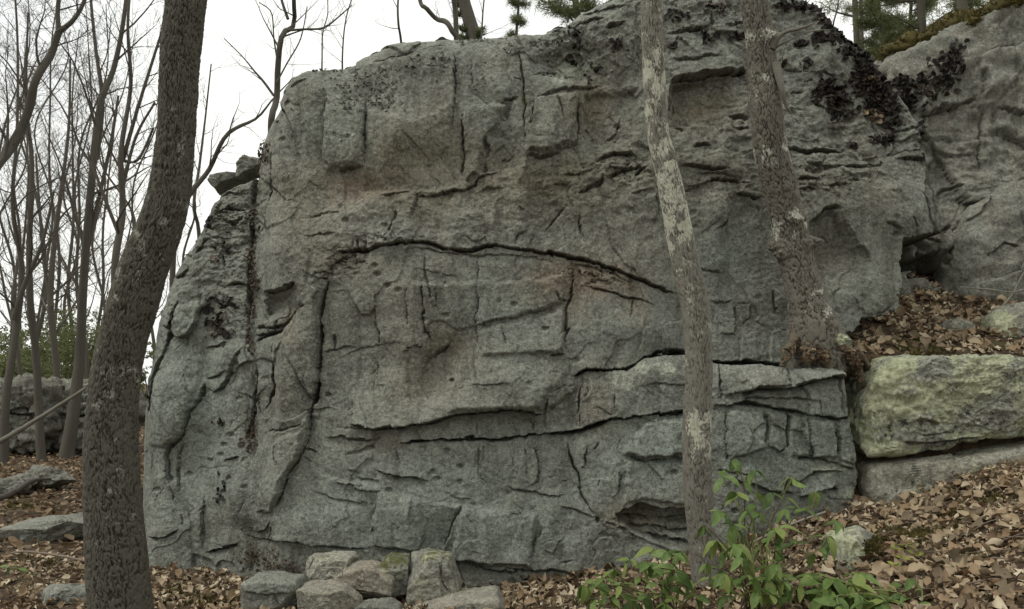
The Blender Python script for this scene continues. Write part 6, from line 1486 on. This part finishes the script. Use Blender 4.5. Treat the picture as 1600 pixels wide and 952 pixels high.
def shrub(name, base, clusters, label, rg, size=(.065, .125), n=(3, 6), meshes=GREEN, stem_w=.006, cat="shrub", elev=(-70, 25), nodes=True):
    b = at(*base)
    gz = float(ground_z(b[0], b[1])); b[2] = gz - .02
    e = empty(name, b, label, cat)
    heads = []
    for (px, py, Y) in clusters:
        tip = at(px, py, Y)
        b2 = b + np.array([rg.normal() * .05, rg.normal() * .04, 0])
        m1 = b2 + (tip - b2) * .4 + np.array([rg.normal() * .04, rg.normal() * .05, .06]); m2 = b2 + (tip - b2) * .75 + np.array([rg.normal() * .02, rg.normal() * .03, .05])
        S, _ = smooth_path(np.column_stack([np.array([b2, m1, m2, tip]), [stem_w, stem_w * .8, stem_w * .6, stem_w * .4]]), 14)
        V, F = tubes(S[None, :, :3], S[None, :, 3], 6)
        stem = link("stem", new_mesh("stem", V, [F], M['stem' if rg.random() < .55 else 'stem_brown'], True), e)
        k = int(rg.integers(*n)); a0 = rg.random() * 6.28
        spots = [(tip, a0 + 6.283 * q / k, rg.uniform(*elev)) for q in range(k)]
        if nodes and k > 3:
            spots += [(S[11, :3], rg.random() * 6.28, rg.uniform(-40, 20)), (S[10, :3], rg.random() * 6.28, rg.uniform(-40, 20))]
        for (p, a, el) in spots:
            a += rg.normal() * .25; el = math.radians(el)
            x = np.array([math.cos(a) * math.cos(el), math.sin(a) * math.cos(el), math.sin(el)])
            z = np.array([0, -.25, 1.0]) + rg.normal(size=3) * .28; z -= z.dot(x) * x; z /= np.linalg.norm(z)
            y = np.cross(z, x); s = rg.uniform(*size)
            o = bpy.data.objects.new("leaf", meshes[int(rg.integers(len(meshes)))])
            COL.objects.link(o); o.parent = stem
            o.matrix_local = Matrix([[x[r] * s, y[r] * s, z[r] * s, p[r] + x[r] * .006] for r in range(3)] + [[0, 0, 0, 1]])
    return e


shrub("leafy_shrub", (1180, 962, 4.55), [(1149, 716, 4.5), (1152, 770, 4.5), (1205, 770, 4.6), (1228, 795, 4.5), (1128, 800, 4.4), (1168, 800, 4.3), (1258, 795, 4.6), (1292, 838, 4.6), (1120, 845, 4.3), (1192, 850, 4.3), (1152, 850, 4.2), (1215, 880, 4.3), (1242, 850, 4.5), (1172, 900, 4.2), (1132, 895, 4.3), (1205, 930, 4.2), (1104, 880, 4.5), (1250, 915, 4.3), (1215, 825, 4.2), (1100, 820, 4.5), (1270, 900, 4.4), (1160, 870, 4.1), (1185, 800, 4.6), (1130, 745, 4.7), (1235, 745, 4.7), (1180, 735, 4.65), (1310, 815, 4.7), (1275, 768, 4.7), (1140, 930, 4.3), (1180, 925, 4.2), (1110, 905, 4.4), (1225, 905, 4.3), (1145, 820, 4.4), (1200, 905, 4.3)], "tall green leafy shrub in front of the slim lichened trunk", rg)
shrub("leafy_shrub", (1050, 962, 4.9), [(1022, 858, 4.8), (1047, 866, 4.7), (985, 875, 4.9), (960, 890, 4.9), (1000, 902, 4.7), (930, 908, 5.0), (1030, 912, 4.6), (1070, 905, 4.6), (1066, 862, 4.8), (955, 932, 4.8), (985, 938, 4.7), (1040, 942, 4.5), (1088, 932, 4.5), (912, 912, 5.0), (945, 905, 4.8), (1015, 880, 4.6), (970, 915, 4.6), (1055, 890, 4.5), (1010, 930, 4.5), (930, 935, 4.8)], "low sprawling green shrub before the cliff's dark undercut", rg)
shrub("leafy_shrub", (1320, 975, 4.2), [(1300, 905, 4.2), (1330, 915, 4.2), (1345, 930, 4.1), (1288, 930, 4.2), (1400, 925, 4.2), (1365, 945, 4.0), (1310, 945, 4.0), (1340, 895, 4.3), (1385, 940, 4.0), (1280, 915, 4.3), (1420, 935, 4.05)], "knee high green seedling clump in front of the moss capped stone", rg, (.09, .15), (4, 7))
shrub("seedling", (1430, 975, 4.1), [(1426, 905, 4.1), (1440, 940, 4.0)], "two stemmed green seedling right of the moss capped stone", rg, (.08, .11), (3, 5), cat="seedling", nodes=False)
shrub("seedling", (1500, 940, 4.3), [(1486, 898, 4.3), (1508, 905, 4.25)], "green seedling beside the short grey stick", rg, (.07, .11), (2, 4), cat="seedling", nodes=False)
shrub("seedling", (1575, 965, 4.1), [(1560, 908, 4.1), (1592, 915, 4.05), (1580, 945, 4.0)], "broad leaved green seedling in the lower corner of the view", rg, (.09, .13), (2, 5), cat="seedling", nodes=False)
shrub("seedling", (1590, 805, 5.6), [(1590, 790, 5.6), (1605, 800, 5.6)], "small green plant at the frame edge under the lichen boulder", rg, (.05, .08), (4, 6), cat="seedling", nodes=False, stem_w=.003)
shrub("seedling", (1420, 890, 4.75), [(1395, 858, 4.7), (1420, 852, 4.75), (1410, 872, 4.65), (1432, 868, 4.7), (1440, 880, 4.7), (1400, 885, 4.6)], "small yellow green seedling on the mossy stone", rg, (.035, .06), (3, 5), YELLOW, .002, cat="seedling", elev=(-10, 40), nodes=False)
shrub("seedling", (1545, 838, 5.2), [(1540, 820, 5.2), (1555, 826, 5.2)], "tiny yellow green sprig beside the dark little stone", rg, (.04, .06), (3, 4), YELLOW, .002, cat="seedling", elev=(-10, 40), nodes=False)
shrub("seedling", (20, 905, 6.2), [(14, 885, 6.2), (28, 888, 6.2)], "tiny green plant in the leaves at the left frame edge", rg, (.05, .08), (2, 4), cat="seedling", nodes=False, stem_w=.003)
